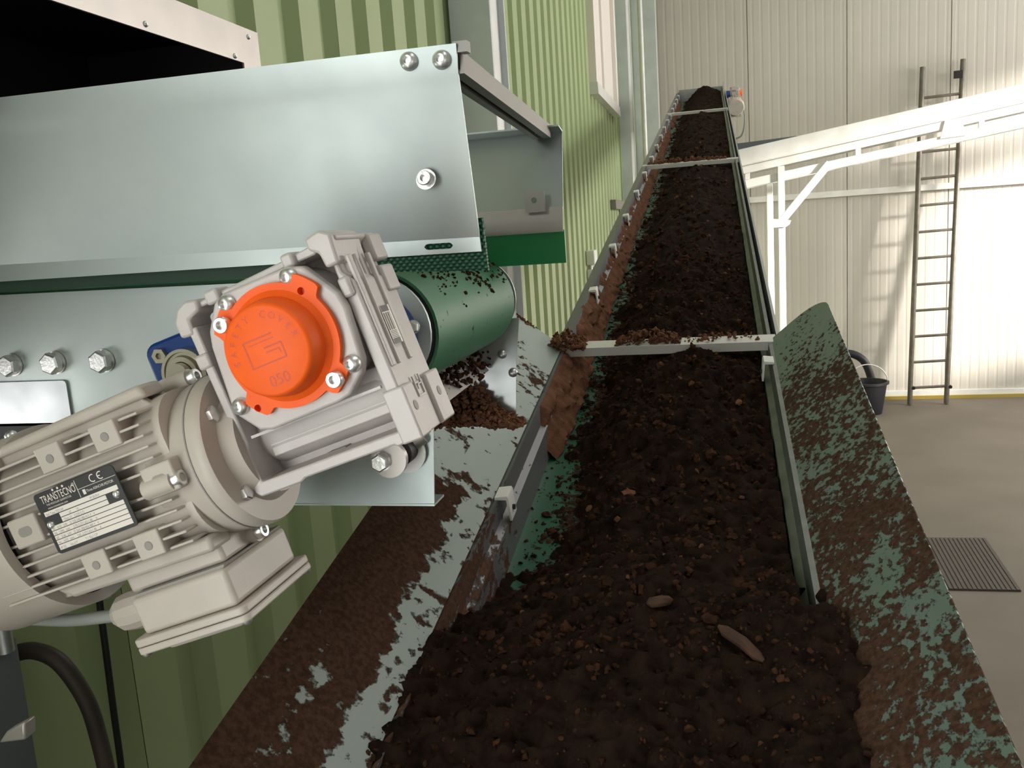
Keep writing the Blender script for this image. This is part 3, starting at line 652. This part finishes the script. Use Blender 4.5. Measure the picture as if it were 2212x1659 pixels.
# bracket plates below, with bottom fold
for y, n in ((.740, 1), (1.088, -1)):
    bm = B(); prism(bm, [(-.404, 2.056), (-.2594, 2.057), (-.2535, 2.135), (-.246 if n < 0 else -.2535, 2.19 if n < 0 else 2.1450), (-.33, 2.19 if n < 0 else 2.1450), (-.3965, 2.14)], y, y + .002 * n, XZ); obj('bracket_plate', bm, 'galvanised_bright' if n < 0 else 'galvanised', cc)
    bm = B(); box(bm, -.404, -.2594, min(y, y + .03 * n), max(y, y + .03 * n), 2.0545, 2.0565); obj('fold', bm, 'galvanised', cc)
for px, py in ((1085, 765), (1108, 805)): screw(cc, 'dome', .012, P(px, py, 1.0855), (0, -1, 0))
bm = B(); box(bm, -.45, -.405, .7435, .7445, 2.052, 2.11); obj('sticker', bm, 'label_white', cc)
bm = B(); box(bm, -.84, -.42, .75, 1.08, 2.120, 2.135); obj('bottom_shade', bm, 'black_steel', cc)  # black slab stands in for the shadow inside the frame
# roller with belt
bm = B(); lathe(bm, [(.0, .758), (RR - .012, .758), (RR - .004, .760), (RR - .004, 1.068), (0, 1.068)], (RC.x, 0, RC.z), (0, 1, 0), 48); obj('head_roller', bm, 'black_rubber', cc)
bm = B(); nseg = 24; arc = [(RC.x + (RR + t) * math.cos(R(a)), RC.z + (RR + t) * math.sin(R(a))) for t, rng_ in ((0, 1), (-.003, -1)) for a in [(-88 + 180 * i / nseg) if rng_ > 0 else (92 - 180 * i / nseg) for i in range(nseg + 1)]]
half = nseg + 1; up_ = arc[:half]; dn_ = arc[half:]
poly = [(XE, RC.z - RR)] + up_ + [(XE, RC.z + RR)] + [(XE, RC.z + RR - .003)] + dn_ + [(XE, RC.z - RR + .003)]
prism(bm, poly, .757, 1.069, XZ); obj('belt', bm, 'roller_belt', cc, smooth=30)
# flange bearing
bc = P(412, 792, .735); q = R(-12)
def rot2(pts, c, a): return [(c[0] + p[0] * math.cos(a) - p[1] * math.sin(a), c[1] + p[0] * math.sin(a) + p[1] * math.cos(a)) for p in pts]
bm = B(); prism(bm, rot2(rrect(-.040, .040, -.034, .034, .012), (bc.x + .005, bc.z), R(17)), .7255, .7395, XZ); br = obj('bearing_housing', bm, 'bearing_blue', cc, bevel=.003)
bm = B(); lathe(bm, [(.012, 0), (.012, .012), (.0165, .012), (.0175, .007), (.020, .007), (.0205, .009), (.0235, .009), (.0235, 0)], (bc.x + .004, .7255, bc.z - .004), (0, -1, 0), 36); obj('bearing_insert', bm, 'bearing_steel', br)
bm = B(); lathe(bm, [(0, 0), (.0115, 0), (.0115, .02), (0, .02)], (bc.x + .004, .7255, bc.z - .004), (0, -1, 0), 24); obj('shaft', bm, 'bearing_steel', br)
bm = B(); lathe(bm, [(.0033, 0), (.0075, 0), (.0075, .005), (.0033, .005), (.003, .002), (0, .002)], P(349, 768, .7255), (0, -1, 0), 6); obj('nut', bm, 'bearing_steel', br)
bm = B(); lathe(bm, [(0, 0), (.038, 0), (.037, .009), (.026, .011), (.024, .018), (0, .018)], (RC.x + .006, .7398, RC.z), (0, -1, 0), 32); obj('bearing_cap', bm, 'bearing_blue', cc)
screw(cc, 'hexwasher', .012, P(893, 706, .730), (0, -1, 0))
# scraper under the roller
bm = B(); a, b = P(955, 872, .86), P(1050, 800, 1.08); q_ = Vector((.012, 0, .016))
prism(bm, [(0, 0), (.004, 0), (.004, .03), (0, .03)], 0, 1, lambda u, v, w: a.lerp(b, w) + Vector((u - v * .7, 0, v * .8))); obj('scraper', bm, 'stainless', cc)
# torque arm bolt
t0 = P(820, 1000, .700)
bm = B(); lathe(bm, [(0, 0), (.0165, 0), (.0165, .006), (0, .006)], t0 + Vector((.006, .012, .001)), (0, -1, 0), 32); to = obj('torque_arm', bm, 'stainless', cc)
bm = B(); lathe(bm, [(0, 0), (.0125, 0), (.0125, .018), (.010, .020), (0, .020)], t0 + Vector((.012, .034, .004)), (0, -1, 0), 32); obj('bush', bm, 'black_rubber', to)
bm = B(); lathe(bm, [(0, 0), (.019, 0), (.019, .002), (0, .002)], t0 + Vector((.012, .036, .0)), (0, -1, 0), 32); obj('washer', bm, 'galvanised_light', to)
bm = B(); tube(bm, [t0 + Vector((.014, .034, .006)), P(915, 940, .738)], .008, 16); obj('rod', bm, 'stainless', to)
screw(to, 'hexwasher', .017, t0 + Vector((0, .006, 0)), (0, -1, 0))
# peat lodged on the far bracket and the roller
def wlumps(name, label, n, fn, r, mat='peat_dry'):
    bm = LB()
    for i in range(n): lump(bm, fn(i), lerp(*r, random.random() ** 2), i)
    o = obj(name, lb_mesh(bm, name, mat), mat, None); return tag(o, label, 'peat', kind='stuff')
def bracket_heap(i):
    x = lerp(-.36, -.247, random.random()); h = .075 * sst(-.245, -.33, x); y = random.uniform(1.045, 1.084)
    return Vector((x, y, 2.057 + random.random() * h * sst(1.03, 1.085, y)))
wlumps('peat_drift', 'reddish peat drifted against the bracket plate under the green roller', 1300, bracket_heap, (.002, .006))
def belt_peat(i):
    y = random.uniform(.80, 1.066); a = 90 - 60 * random.random() ** 2.2 * (1 if random.random() < .8 else 1.3)
    return Vector((RC.x + (RR + .0005) * math.cos(R(a)), y, RC.z + (RR + .0005) * math.sin(R(a))))
wlumps('peat_spill', 'brown peat spilling over the top of the green head roller', 420, belt_peat, (.0008, .0035), 'peat_clump')
def streak(i):
    f = random.random(); p = P(lerp(968, 1000, f) + random.gauss(0, 4), lerp(600, 690, f), 1.0); a = math.atan2(p.z - RC.z, p.x - RC.x)
    y = .93 + .05 * f + random.gauss(0, .003); a = R(lerp(62, 18, f)) + random.gauss(0, .03)
    return Vector((RC.x + (RR + .0005) * math.cos(a), y, RC.z + (RR + .0005) * math.sin(a)))
wlumps('peat_streak', 'thin streak of peat fibres running down the green roller', 90, streak, (.0008, .0025), 'peat_clump')
wlumps('peat_scrapings', 'peat packed on the scraper under the green roller', 700, lambda i: Vector((random.uniform(-.34, -.285), random.uniform(.80, 1.08), random.uniform(2.125, 2.152))), (.002, .006), 'peat_clump')

# =================================================================== hood over the cross conveyor
hd = thing('feed_hood', 'dark opening framed by a wide stainless rim above the cross conveyor', 'hood', (-.7, .9, 2.4))
HX = -.597; hy0, hy1, hz0, hz1 = .45, 1.150, 2.42, 2.586
bm = B(); prism(bm, [(hy0, 2.540), (1.104, 2.540), (1.150, 2.586), (hy0, 2.586)], HX - .003, HX, lambda a, b, c: Vector((c, a, b))); rim = obj('rim_bar', bm, 'stainless', hd)
bm = B(); prism(bm, [(1.104, 2.540), (1.104, hz0), (1.150, hz0), (1.150, 2.586)], HX - .003, HX - .0005, lambda a, b, c: Vector((c, a, b))); obj('rim_bar', bm, 'stainless', hd)
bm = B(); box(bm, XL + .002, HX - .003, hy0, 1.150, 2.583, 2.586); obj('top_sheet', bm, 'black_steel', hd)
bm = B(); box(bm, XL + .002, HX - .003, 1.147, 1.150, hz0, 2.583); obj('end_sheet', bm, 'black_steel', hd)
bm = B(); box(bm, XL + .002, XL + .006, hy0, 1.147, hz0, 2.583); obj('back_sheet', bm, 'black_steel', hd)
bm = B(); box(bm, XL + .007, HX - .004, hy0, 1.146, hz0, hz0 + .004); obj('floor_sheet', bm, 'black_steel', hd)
for px, py in ((314, 52), (536, 80), (507, 121)): screw(hd, 'dome', .007, PX(px, py, HX), (1, 0, 0))

# =================================================================== lower left: cabinet, hose, cables
cb = thing('control_cabinet', 'grey metal cabinet with a small latch at the lower left edge', 'cabinet', (-.84, .8, 1.5))
a, b, d = P(36, 1372, .80), P(80, 1659, .80), P(78, 1545, .80)
bm = B(); prism(bm, [(-.868, 1.1), (b.x - .004, 1.1), (a.x, a.z), (-.868, a.z - .012)], .60, .80, XZ); obj('body', bm, 'cabinet_grey', cb, bevel=.003)
l0, l1 = P(18, 1590, .597), P(76, 1548, .597); bm = B(); prism(bm, [(P(18, 1590, .597).x, P(18, 1590, .597).z), (P(76, 1583, .597).x, P(76, 1583, .597).z), (P(74, 1545, .597).x, P(74, 1545, .597).z), (P(34, 1566, .597).x, P(34, 1566, .597).z)], .585, .599, XZ); obj('latch', bm, 'stainless', cb, bevel=.002)
bm = B(); p = P(6, 1372, .78); tube(bm, [p + Vector((0, 0, -.02)), p + Vector((0, 0, .09))], .010, 16); solo('support_pipe', bm, 'galvanised_bright', 'bright zinc pipe stub rising above the grey cabinet', 'pipe')
pts = [P(30, 1412, .84), P(75, 1406, .845), P(130, 1432, .85), P(185, 1510, .86), P(215, 1600, .87), P(240, 1720, .88), P(250, 1850, .89)]
bm = B(); tube(bm, spline(pts), .0105, 16); solo('bent_hose', bm, 'hose_brown', 'thick dusty brown hose bending down beside the grey cabinet', 'hose')
pts = [P(208, 1150, .93), P(214, 1285, .93), P(228, 1400, .93), P(246, 1540, .93), P(262, 1659, .93), P(275, 1800, .93)]
bm = B(); tube(bm, spline(pts), .0045, 10); solo('black_cable', bm, 'black_rubber', 'thin black cable hanging straight down the green wall', 'cable')

# =================================================================== gear motor
GC = P(607, 748, .53); TH = R(18.5)
MG = Matrix.Translation(GC) @ Matrix.Rotation(-TH, 4, 'Y')
gm = thing('gear_motor', 'grey worm gear motor with orange safety cover in the foreground', 'gear motor', MG)
def gobj(name, bm, mat, parent=None, **k): return obj(name, bm, mat, parent or gm, local=True, **k)
gv = lambda u, v, w: MM(u, v, w)
# housing: web, wheel housing, worm housing, perimeter ribs, feet
bm = B()
prism(bm, [(-64, -86), (58, -86), (58, 50), (-60, 46)], 46, 54, MM)
lathe(bm, [(0, .012), (.047, .012), (.050, .020), (.050, .082), (.040, .09), (0, .09)], (0, 0, 0), (0, 1, 0), 48)
hs = gobj('housing', bm, 'cast_grey', bevel=.0012)
bm = B(); lathe(bm, [(0, -.066), (.019, -.066), (.024, -.058), (.024, .040), (.022, .050), (0, .050)], gv(0, -54, 52), (1, 0, 0), 40)
box(bm, -56, 46, -70, -36, 30, 56, MM); gobj('worm_housing', bm, 'cast_grey', hs, bevel=.0012)
bm = B(); prism(bm, [(-69, 36), (-62, 36), (-61, -52), (-63, -60), (-63, -82), (52, -82), (52, -91), (44, -92), (42, -90), (-30, -90), (-34, -92), (-68, -92), (-72, -88), (-71, -60), (-68.5, -52)], 13, 74, MM)
gobj('rib_frame', bm, 'cast_grey', hs, bevel=.0015)
bm = B(); prism(bm, [(-62, 44), (-56, 47), (40, 48), (46, 50), (46, 55), (20, 53), (-60, 51)], 16, 74, MM); gobj('top_rib', bm, 'cast_grey', hs, bevel=.0012)
bm = B(); prism(bm, [(-76, 32), (-65, 31), (-64, 42), (-54, 45), (-53, 53), (-62, 55), (-70, 52), (-76, 44)], 12, 40, MM); gobj('corner_lug', bm, 'cast_grey', hs, bevel=.002)
bm = B(); prism(bm, [(40, 51), (46, 47), (47, 36), (57, 36), (59, 56), (52, 61), (40, 59)], 10, 58, MM); gobj('corner_lug', bm, 'cast_grey', hs, bevel=.002)
for u0, u1, v0, v1 in ((-46, -35, 45, 55), (18, 27, 46, 56), (-72, -61, 6, 17), (50, 58, 13, 27)):
    bm = B(); box(bm, u0, u1, v0, v1, 11, 30, MM); gobj('boss', bm, 'cast_grey', hs, bevel=.002)
bm = B(); prism(bm, [(50, -58), (60, -58), (60, 22), (54, 30), (54, 48), (60, 52), (60, 55), (51, 55), (50, 30)], 15, 84, MM)
gobj('side_wall', bm, 'cast_grey', hs, bevel=.0015)
for v in (44, 20): bm = B(); prism(bm, [(54, v - 10), (62, v - 10), (62, v + 10), (54, v + 10)], 66, 90, MM); gobj('side_lug', bm, 'cast_grey', hs, bevel=.002)
for v0, w0, w1 in ((0, 18, 24), (0, 30, 33), (0, 52, 57)):
    bm = B(); box(bm, 59, 62, -40, 40, w0, w1, MM); gobj('side_rib', bm, 'cast_grey', hs, bevel=.0008)
for w0, w1 in ((12, 32), (60, 88)):
    bm = B(); box(bm, 48, 64, -92, -54, w0, w1, MM); f = gobj('foot', bm, 'cast_grey', hs, bevel=.0015)
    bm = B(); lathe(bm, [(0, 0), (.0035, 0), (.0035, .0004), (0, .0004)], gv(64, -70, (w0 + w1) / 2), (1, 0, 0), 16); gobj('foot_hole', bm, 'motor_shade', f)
bm = B(); box(bm, 50, 61, -92, -56, 32.2, 59.8, MM); gobj('foot_web', bm, 'cast_grey', hs, bevel=.001)
for d in ((61, 62.2, -52, -66, 40, 41.2), (61, 62.2, -66, -67, 40, 52), (61, 62.2, -52, -66, 52, 53.2), (61, 62.2, -58, -59, 44, 53), (61, 62.2, -58, -62, 44, 45.2)):
    bm = B(); box(bm, d[0], d[1], min(d[2], d[3]), max(d[2], d[3]), d[4], d[5], MM); gobj('cast_mark', bm, 'cast_grey', hs)
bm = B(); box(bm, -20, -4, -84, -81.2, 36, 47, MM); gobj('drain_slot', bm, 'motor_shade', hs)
bm = B(); box(bm, -58, 48, -51, -49, 15.4, 18, MM); gobj('moulding_line', bm, 'cast_grey', hs)
bm = B(); box(bm, -54, 47, -57.5, -56.3, 28.6, 31, MM); box(bm, -54, 47, -61.5, -60.5, 28.6, 31, MM); gobj('moulding_line', bm, 'cast_grey', hs)
# data label on the side wall
bm = B(); box(bm, 62.0, 62.3, -27, 1, 33.5, 50, MM); lb = gobj('data_label', bm, 'label_white', hs)
bm = B()
box(bm, 62.31, 62.4, -3.5, 1, 34, 47, MM); box(bm, 62.31, 62.4, -27, -23, 34, 47, MM)
for i in range(13):
    w = 34.5 + i * .95
    if i % 4 != 3: box(bm, 62.31, 62.4, -17, -4.2, w, w + .5, MM)
for i in range(5): box(bm, 62.31, 62.4, -22.5 + i * 1.1, -22 + i * 1.1, 34.5, 46.5, MM)
gobj('print', bm, 'label_black', lb)
# cover flange and its screws
oct_ = [(23, 47), (34, 43), (50, 18), (51.5, 8), (48, -28), (44, -36), (30, -47), (20, -49), (-34, -50), (-43, -47), (-54, -33), (-56, -24), (-52, 18), (-49, 28), (-37, 44), (-28, 48)]
bm = B(); prism(bm, oct_, 5, 15, MM); gobj('cover_flange', bm, 'cast_grey', bevel=.002, seg=3)
for u, v in ((22.7, 40), (-26.9, 40.2), (40.7, -28.4), (-48.5, -27)): screw(gm, 'button', .0125, gv(u, v, 5), (0, -1, 0), local=True)
# orange safety cover
ears = (44, 139, 223, 310); outl = []
for i in range(144):
    a = i * 2.5; dd = min(abs((a - e + 180) % 360 - 180) for e in ears); r = 42.2 + 7.2 * (1 - sst(10.5, 15.5, dd)); outl.append((r * math.cos(R(a)), r * math.sin(R(a))))
bm = B(); plate(bm, outl, [circ(29, 28, 2.6, 14), circ(-34.5, -32.5, 2.6, 14)], 0, 4.8, MM); sc_ = gobj('safety_cover', bm, 'orange_plastic', bevel=.0009)
bm = B(); lathe(bm, [(.0375, 0), (.036, .0012), (.0335, .003), (.0312, .017), (.0300, .0190), (.0285, .0198), (0, .0198)], (0, 0, 0), (0, -1, 0), 64); gobj('raised_cap', bm, 'orange_plastic', sc_)
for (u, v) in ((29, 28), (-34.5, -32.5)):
    bm = B(); lathe(bm, [(0, 0), (.0028, 0)], gv(u, v, 4.5), (0, -1, 0), 14); gobj('hole_bottom', bm, 'orange_shade', sc_)
bm = B(); WF = -19.95
def line2(bm, u0, v0, u1, v1, t, w0=WF):
    d = Vector((u1 - u0, v1 - v0)); L_ = d.length; n = Vector((-d.y, d.x)) / L_ * t / 2
    prism(bm, [(u0 - n.x, v0 - n.y), (u1 - n.x, v1 - n.y), (u1 + n.x, v1 + n.y), (u0 + n.x, v0 + n.y)], w0, w0 + .1, MM)
txt = 'SAFETY COVER'
for i, ch in enumerate(txt):
    if ch == ' ': continue
    a = R(183 - i * 15.9); rr = 21.3; cu, su = math.cos(a), math.sin(a)
    def frt(x, y, z, cu=cu, su=su, rr=rr):   # letter base towards the centre
        tx_, ty_ = su, -cu; return MM(cu * (rr + y) + tx_ * x, su * (rr + y) + ty_ * x, WF)
    text_bm(bm, ch, 6.6, frt, 0, 'CENTER')
text_bm(bm, '050', 10.5, lambda x, y, z: MM(x + 1, y - 23.5, WF), 0, 'CENTER')
gl = [(8, 9.5), (-14, 9.5), (-14, -8), (12, -8), (12, 2), (-1, 2)]
for (a0_, b0_), (a1_, b1_) in zip(gl, gl[1:]): line2(bm, a0_, b0_, a1_, b1_, 1.0)
gl = [(8, 7.6), (-12, 7.6), (-12, -6)]
line2(bm, -1, -1.2, 9, -1.2, .9); line2(bm, 9.4, -1.2, 9.4, -4.5, .5); line2(bm, -11, 6.5, 8, 6.5, .5)
gobj('lettering', bm, 'orange_shade', sc_, smooth=0)
for u, v in ((-32.2, 27.9), (28.5, -33.6)): screw(gm, 'socket', .0112, gv(u, v, -.2), (0, -1, 0), local=True)
# motor
AV, AW = -52.5, 45.0; ax_ = (1, 0, 0); mo = lambda u: gv(u, AV, AW)
bm = B(); prism(bm, rrect(AW - 55, AW + 55, AV - 55, AV + 55, 30, 8), -290, -105, lambda a, b, c: MM(c, b, a)); mb = gobj('motor_body', bm, 'motor_grey')
dv = -48
while dv <= 48:
    if abs(dv) > 6:
        h = min(64., math.sqrt(78 ** 2 - dv ** 2)); bm = B(); t = 1.0
        prism(bm, [(-283, dv + AV - t), (-283, dv + AV + t), (-112, dv + AV + t), (-112, dv + AV - t)], AW - h, AW + h, MM); gobj('cooling_fin', bm, 'motor_grey', mb, bevel=.0006)
    dv += 8
for sg in (1, -1):       # stacked ribs above and below
    for w0, hh in ((8, 60), (26, 64), (44, 66), (62, 63), (78, 58)):
        bm = B(); prism(bm, [(-268, AV + sg * 44), (-262, AV + sg * hh), (-122, AV + sg * hh), (-114, AV + sg * 50), (-114, AV + sg * 44)], w0 - 3, w0 + 3, MM); gobj('cooling_fin', bm, 'motor_grey', mb, bevel=.001)
for u, v in ((-189, -11), (-139.7, -11.5), (-190.9, -93.1), (-143.5, -92.8)):
    sg = 1 if v > AV else -1
    bm = B(); prism(bm, [(u - 11, v - 9), (u + 11, v - 9), (u + 11, v + 10), (u - 11, v + 10)], -21, 4, MM); fp = gobj('foot_pad', bm, 'motor_grey', mb, bevel=.0012)
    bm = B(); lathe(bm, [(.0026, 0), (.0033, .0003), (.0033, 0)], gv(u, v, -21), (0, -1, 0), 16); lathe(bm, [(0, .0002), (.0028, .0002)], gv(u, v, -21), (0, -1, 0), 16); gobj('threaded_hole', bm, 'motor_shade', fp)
bm = B(); prism(bm, [(-255, 4), (-246, 12), (-116, 14), (-112, 4)], 0, 26, MM); gobj('top_ledge', bm, 'motor_grey', mb, bevel=.003)
bm = B(); prism(bm, [(-250, AV - 50), (-236, AV - 60), (-108, AV - 62), (-108, AV - 50)], -6, 20, MM); gobj('bottom_ledge', bm, 'motor_grey', mb, bevel=.003)
for u in (-234, -112):
    bm = B(); box(bm, u - 13, u + 13, AV - 11, AV + 11, -22.5, 0, MM); bo = gobj('screw_boss', bm, 'motor_grey', mb, bevel=.0015)
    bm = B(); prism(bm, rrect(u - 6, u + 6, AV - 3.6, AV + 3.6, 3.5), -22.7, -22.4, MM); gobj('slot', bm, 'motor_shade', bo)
# bell flange
bm = B(); lathe(bm, [(0, -.136), (.052, -.136), (.0575, -.128), (.0585, -.092), (.0600, -.090), (.0600, -.080), (.0585, -.077), (.044, -.075), (.040, -.064), (0, -.064)], gv(0, AV - 4, AW), ax_, 64); bl = gobj('bell_flange', bm, 'motor_grey')
bm = B(); lathe(bm, [(.0603, -.0905), (.0606, -.0903), (.0606, -.0893), (.0603, -.0891)], gv(0, AV - 4, AW), ax_, 64); gobj('joint_line', bm, 'motor_shade', bl)
for ang in (90, 180, 0, 270):
    cu, su = math.cos(R(ang)) * 63, math.sin(R(ang)) * 63
    p0 = gv(-128, AV - 4 + su, AW - cu); p1 = gv(-104, AV - 4 + su, AW - cu); bm = B(); tube(bm, [p0, p1], .0075, 16); gobj('bolt_boss', bm, 'motor_grey', bl)
    screw(gm, 'socket', .0115, p1, (1, 0, 0), local=True)
for ang in (35, -35, 145, 215):
    screw(gm, 'hex', .0125, gv(-76, AV - 2 + 52 * math.sin(R(ang)), AW - 44 * math.cos(R(ang))), (1, 0, 0), local=True)
# fan cover
bm = B(); lathe(bm, [(.066, -.254), (.0745, -.254), (.0745, -.330), (.066, -.350), (0, -.352), (0, -.348), (.064, -.346), (.0725, -.330), (.0725, -.256), (.066, -.256)], gv(0, AV - 2, AW), ax_, 64); fc = gobj('fan_cover', bm, 'motor_grey')
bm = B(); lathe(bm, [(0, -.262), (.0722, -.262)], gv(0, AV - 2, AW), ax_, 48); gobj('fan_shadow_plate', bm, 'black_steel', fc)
for ang in (90, 180, 0, 270):
    screw(gm, 'dome', .0095, gv(-266, AV - 2 + 74.5 * math.sin(R(ang - 8)), AW - 74.5 * math.cos(R(ang - 8))), (0, -math.cos(R(ang - 8)), math.sin(R(ang - 8))), local=True)
# nameplate
NW = -25.5
bm = B(); prism(bm, rrect(-212, -140, -76.3, -30.5, 3.2), NW, NW + 1, MM); npl = gobj('nameplate', bm, 'label_black', mb)
bm = B(); fr_np = lambda w: (lambda x, y, z: MM(-212 + x, -30.5 - y, w))
def nb(x0, x1, y0, y1): box(bm, -212 + x0, -212 + x1, -30.5 - y1, -30.5 - y0, NW - .12, NW - .02, MM)
rows = [(14.2, 17.6, 3, 69), (18.2, 21.2, 15, 57), (21.7, 24.8, 15, 57), (25.4, 28.4, 3, 69), (28.9, 31.9, 3, 69), (32.4, 35.4, 3, 69), (35.9, 38.9, 3, 69), (39.4, 43.2, 3, 69)]
for a0_, a1_, b0_, b1_ in rows: nb(b0_, b1_, a0_, a1_)
gobj('fields', bm, 'label_white', npl)
bm = B(); nb(37.5, 37.9, .8, 13.6); nb(37.9, 71.2, 7.6, 7.9)
text_bm(bm, 'TRANSTECNO', 7.8, lambda x, y, z: MM(-207 + x, -38.8 + y, NW - .1), 0, 'LEFT', .62)
for x in (-194, -189.5, -185): bm2 = None; lathe(bm, [(0, 0), (.0009, 0)], gv(x, -31.8, NW - .1), (0, -1, 0), 10)
text_bm(bm, '\u00ae', 3.2, lambda x, y, z: MM(-177.5 + x, -34.6 + y, NW - .1))
text_bm(bm, 'THE MODULAR GEARMOTOR', 2.0, lambda x, y, z: MM(-204 + x, -41.2 + y, NW - .1), 0, 'LEFT', .85)
text_bm(bm, 'www.transtecno.com', 2.2, lambda x, y, z: MM(-204 + x, -43.7 + y, NW - .1), 0, 'LEFT', .95)
text_bm(bm, 'Three ASINCHR.MOTOR', 2.7, lambda x, y, z: MM(-168 + x, -42.2 + y, NW - .1), 0, 'LEFT', .82)
for x in (-159, -152.2):
    for k in range(14):
        a0_, a1_ = R(60 + 240 * k / 14), R(60 + 240 * (k + 1) / 14); bm.faces.new([bm.verts.new(MM(x + r * math.cos(a), -34.4 + r * math.sin(a), NW - .1)) for r, a in ((2.9, a0_), (2.9, a1_), (2.2, a1_), (2.2, a0_))])
box(bm, -155, -152.4, -34.8, -34.1, NW - .12, NW - .05, MM); nb(41, 43.4, 9, 12.6)
gobj('white_lettering', bm, 'label_white', npl, smooth=0)
bm = B()
def pr(s, x, y, sz=2.6): text_bm(bm, s, sz, lambda a, b, z: MM(-212 + x + a, -30.5 - y + b, NW - .16), 0, 'LEFT', .85)
pr('3ph Type TS7134', 4, 17.2); pr('IM B5/B14', 44, 17.0, 2.4); pr('uF        VL', 23, 20.9); pr('Duty S1   COSf 0.72', 17, 24.5); pr('50    0.55   kW    D 220-240/380-415 Y   V', 4, 28.1)
pr('Hz   1390   rpm     2.70-2.57/1.63-1.48     A', 4, 31.6); pr('60    0.66   kW    D 264-280/456-480 Y   V', 4, 35.1); pr('Hz   1670   rpm     2.81-2.57/1.63-1.48     A', 4, 38.6); pr('IP 55      Ins.cl F           7.1 Kg | CP', 4, 42.7, 2.8)
gobj('dark_lettering', bm, 'label_print', npl, smooth=0)
for u, v in ((-207.5, -54.5), (-146, -51)): screw(gm, 'dome', .0058, gv(u, v, NW), (0, -1, 0), local=True)
# terminal box
bm = B(); prism(bm, [(-196, -100), (-110, -100), (-110, -126), (-196, -126)], 4, 72, MM); tbx = gobj('terminal_box', bm, 'motor_grey', bevel=.003)
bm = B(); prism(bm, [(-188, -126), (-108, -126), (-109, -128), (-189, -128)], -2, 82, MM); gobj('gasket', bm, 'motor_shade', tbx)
bm = B(); prism(bm, [(-192, -128), (-107, -128), (-108, -157), (-192, -157)], -6, 85, MM); gobj('box_body', bm, 'motor_grey', tbx, bevel=.004, seg=3)
bm = B(); prism(bm, rrect(-201, -101, -11, 92, 6), -163, -157, lambda a, b, c: MM(a, c, b)); gobj('rim', bm, 'motor_grey', tbx, bevel=.0012)
bm = B(); prism(bm, rrect(-201, -101, -11, 92, 6), -169, -163.6, lambda a, b, c: MM(a, c, b)); gobj('lid', bm, 'motor_grey', tbx, bevel=.0012)
bm = B(); prism(bm, rrect(-186, -116, 2, 80, 6), -174, -169, lambda a, b, c: MM(a, c, b)); gobj('lid_step', bm, 'motor_grey', tbx, bevel=.002)
for u, w in ((-196, -6), (-106, -6), (-106, 87), (-196, 87)): screw(gm, 'dome', .0075, gv(u, -169, w), (0, 0, -1), local=True)
# cable gland and cable
g0 = gv(-192, -143, 32)
bm = B(); lathe(bm, [(0, 0), (.0165, 0), (.0165, .006), (.0155, .007), (.0155, .012), (0, .012)], g0, (-1, 0, 0), 6); gn = gobj('cable_gland', bm, 'motor_grey', bevel=.001)
bm = B(); lathe(bm, [(0, .012), (.0155, .012), (.0160, .030), (.0145, .042), (.009, .050), (0, .050)], g0, (-1, 0, 0), 14); gobj('gland_nut', bm, 'motor_grey', gn, smooth=20)
gw = MG @ gv(-241, -143, 32)
pts = [gw, gw + Vector((-.02, .002, -.004)), P(150, 1340, .58), P(80, 1338, .59), P(20, 1332, .60), P(-60, 1338, .62), P(-160, 1360, .66)]
bm = B(); tube(bm, spline(pts), .0052, 14); solo('motor_cable', bm, 'cable_grey', 'grey power cable running left from the gland of the near motor', 'cable')

# second gear motor at the conveyor head
g2 = copy_tree(gm); g2.name = 'gear_motor'
hx = MC @ Vector((XRr + .155, 7.18, -.05))
g2.matrix_world = Matrix.Translation(hx) @ Matrix.Rotation(R(90), 4, 'Z') @ Matrix.Rotation(R(-18), 4, 'Y')
g2['label'] = 'small grey gear motor with orange cap at the far conveyor head'; g2['category'] = 'gear motor'
bm = B(); tube(bm, spline([hx + Vector((.02, -.25, -.13)), hx + Vector((.03, -.27, -.28)), hx + Vector((0, -.2, -.40)), hx + Vector((-.08, -.1, -.42))]), .008, 8)
solo('motor_cable', bm, 'cable_grey', 'thin grey cable hanging in a loop below the far motor', 'cable')
bm = B(); lathe(bm, [(0, 0), (.035, 0), (.035, .09), (0, .09)], MC @ Vector((XRr + .03, 7.18, -.05)), (1, 0, 0), 20)
solo('drive_shaft', bm, 'bearing_blue', 'short blue drive bearing between conveyor head and far motor', 'bearing')
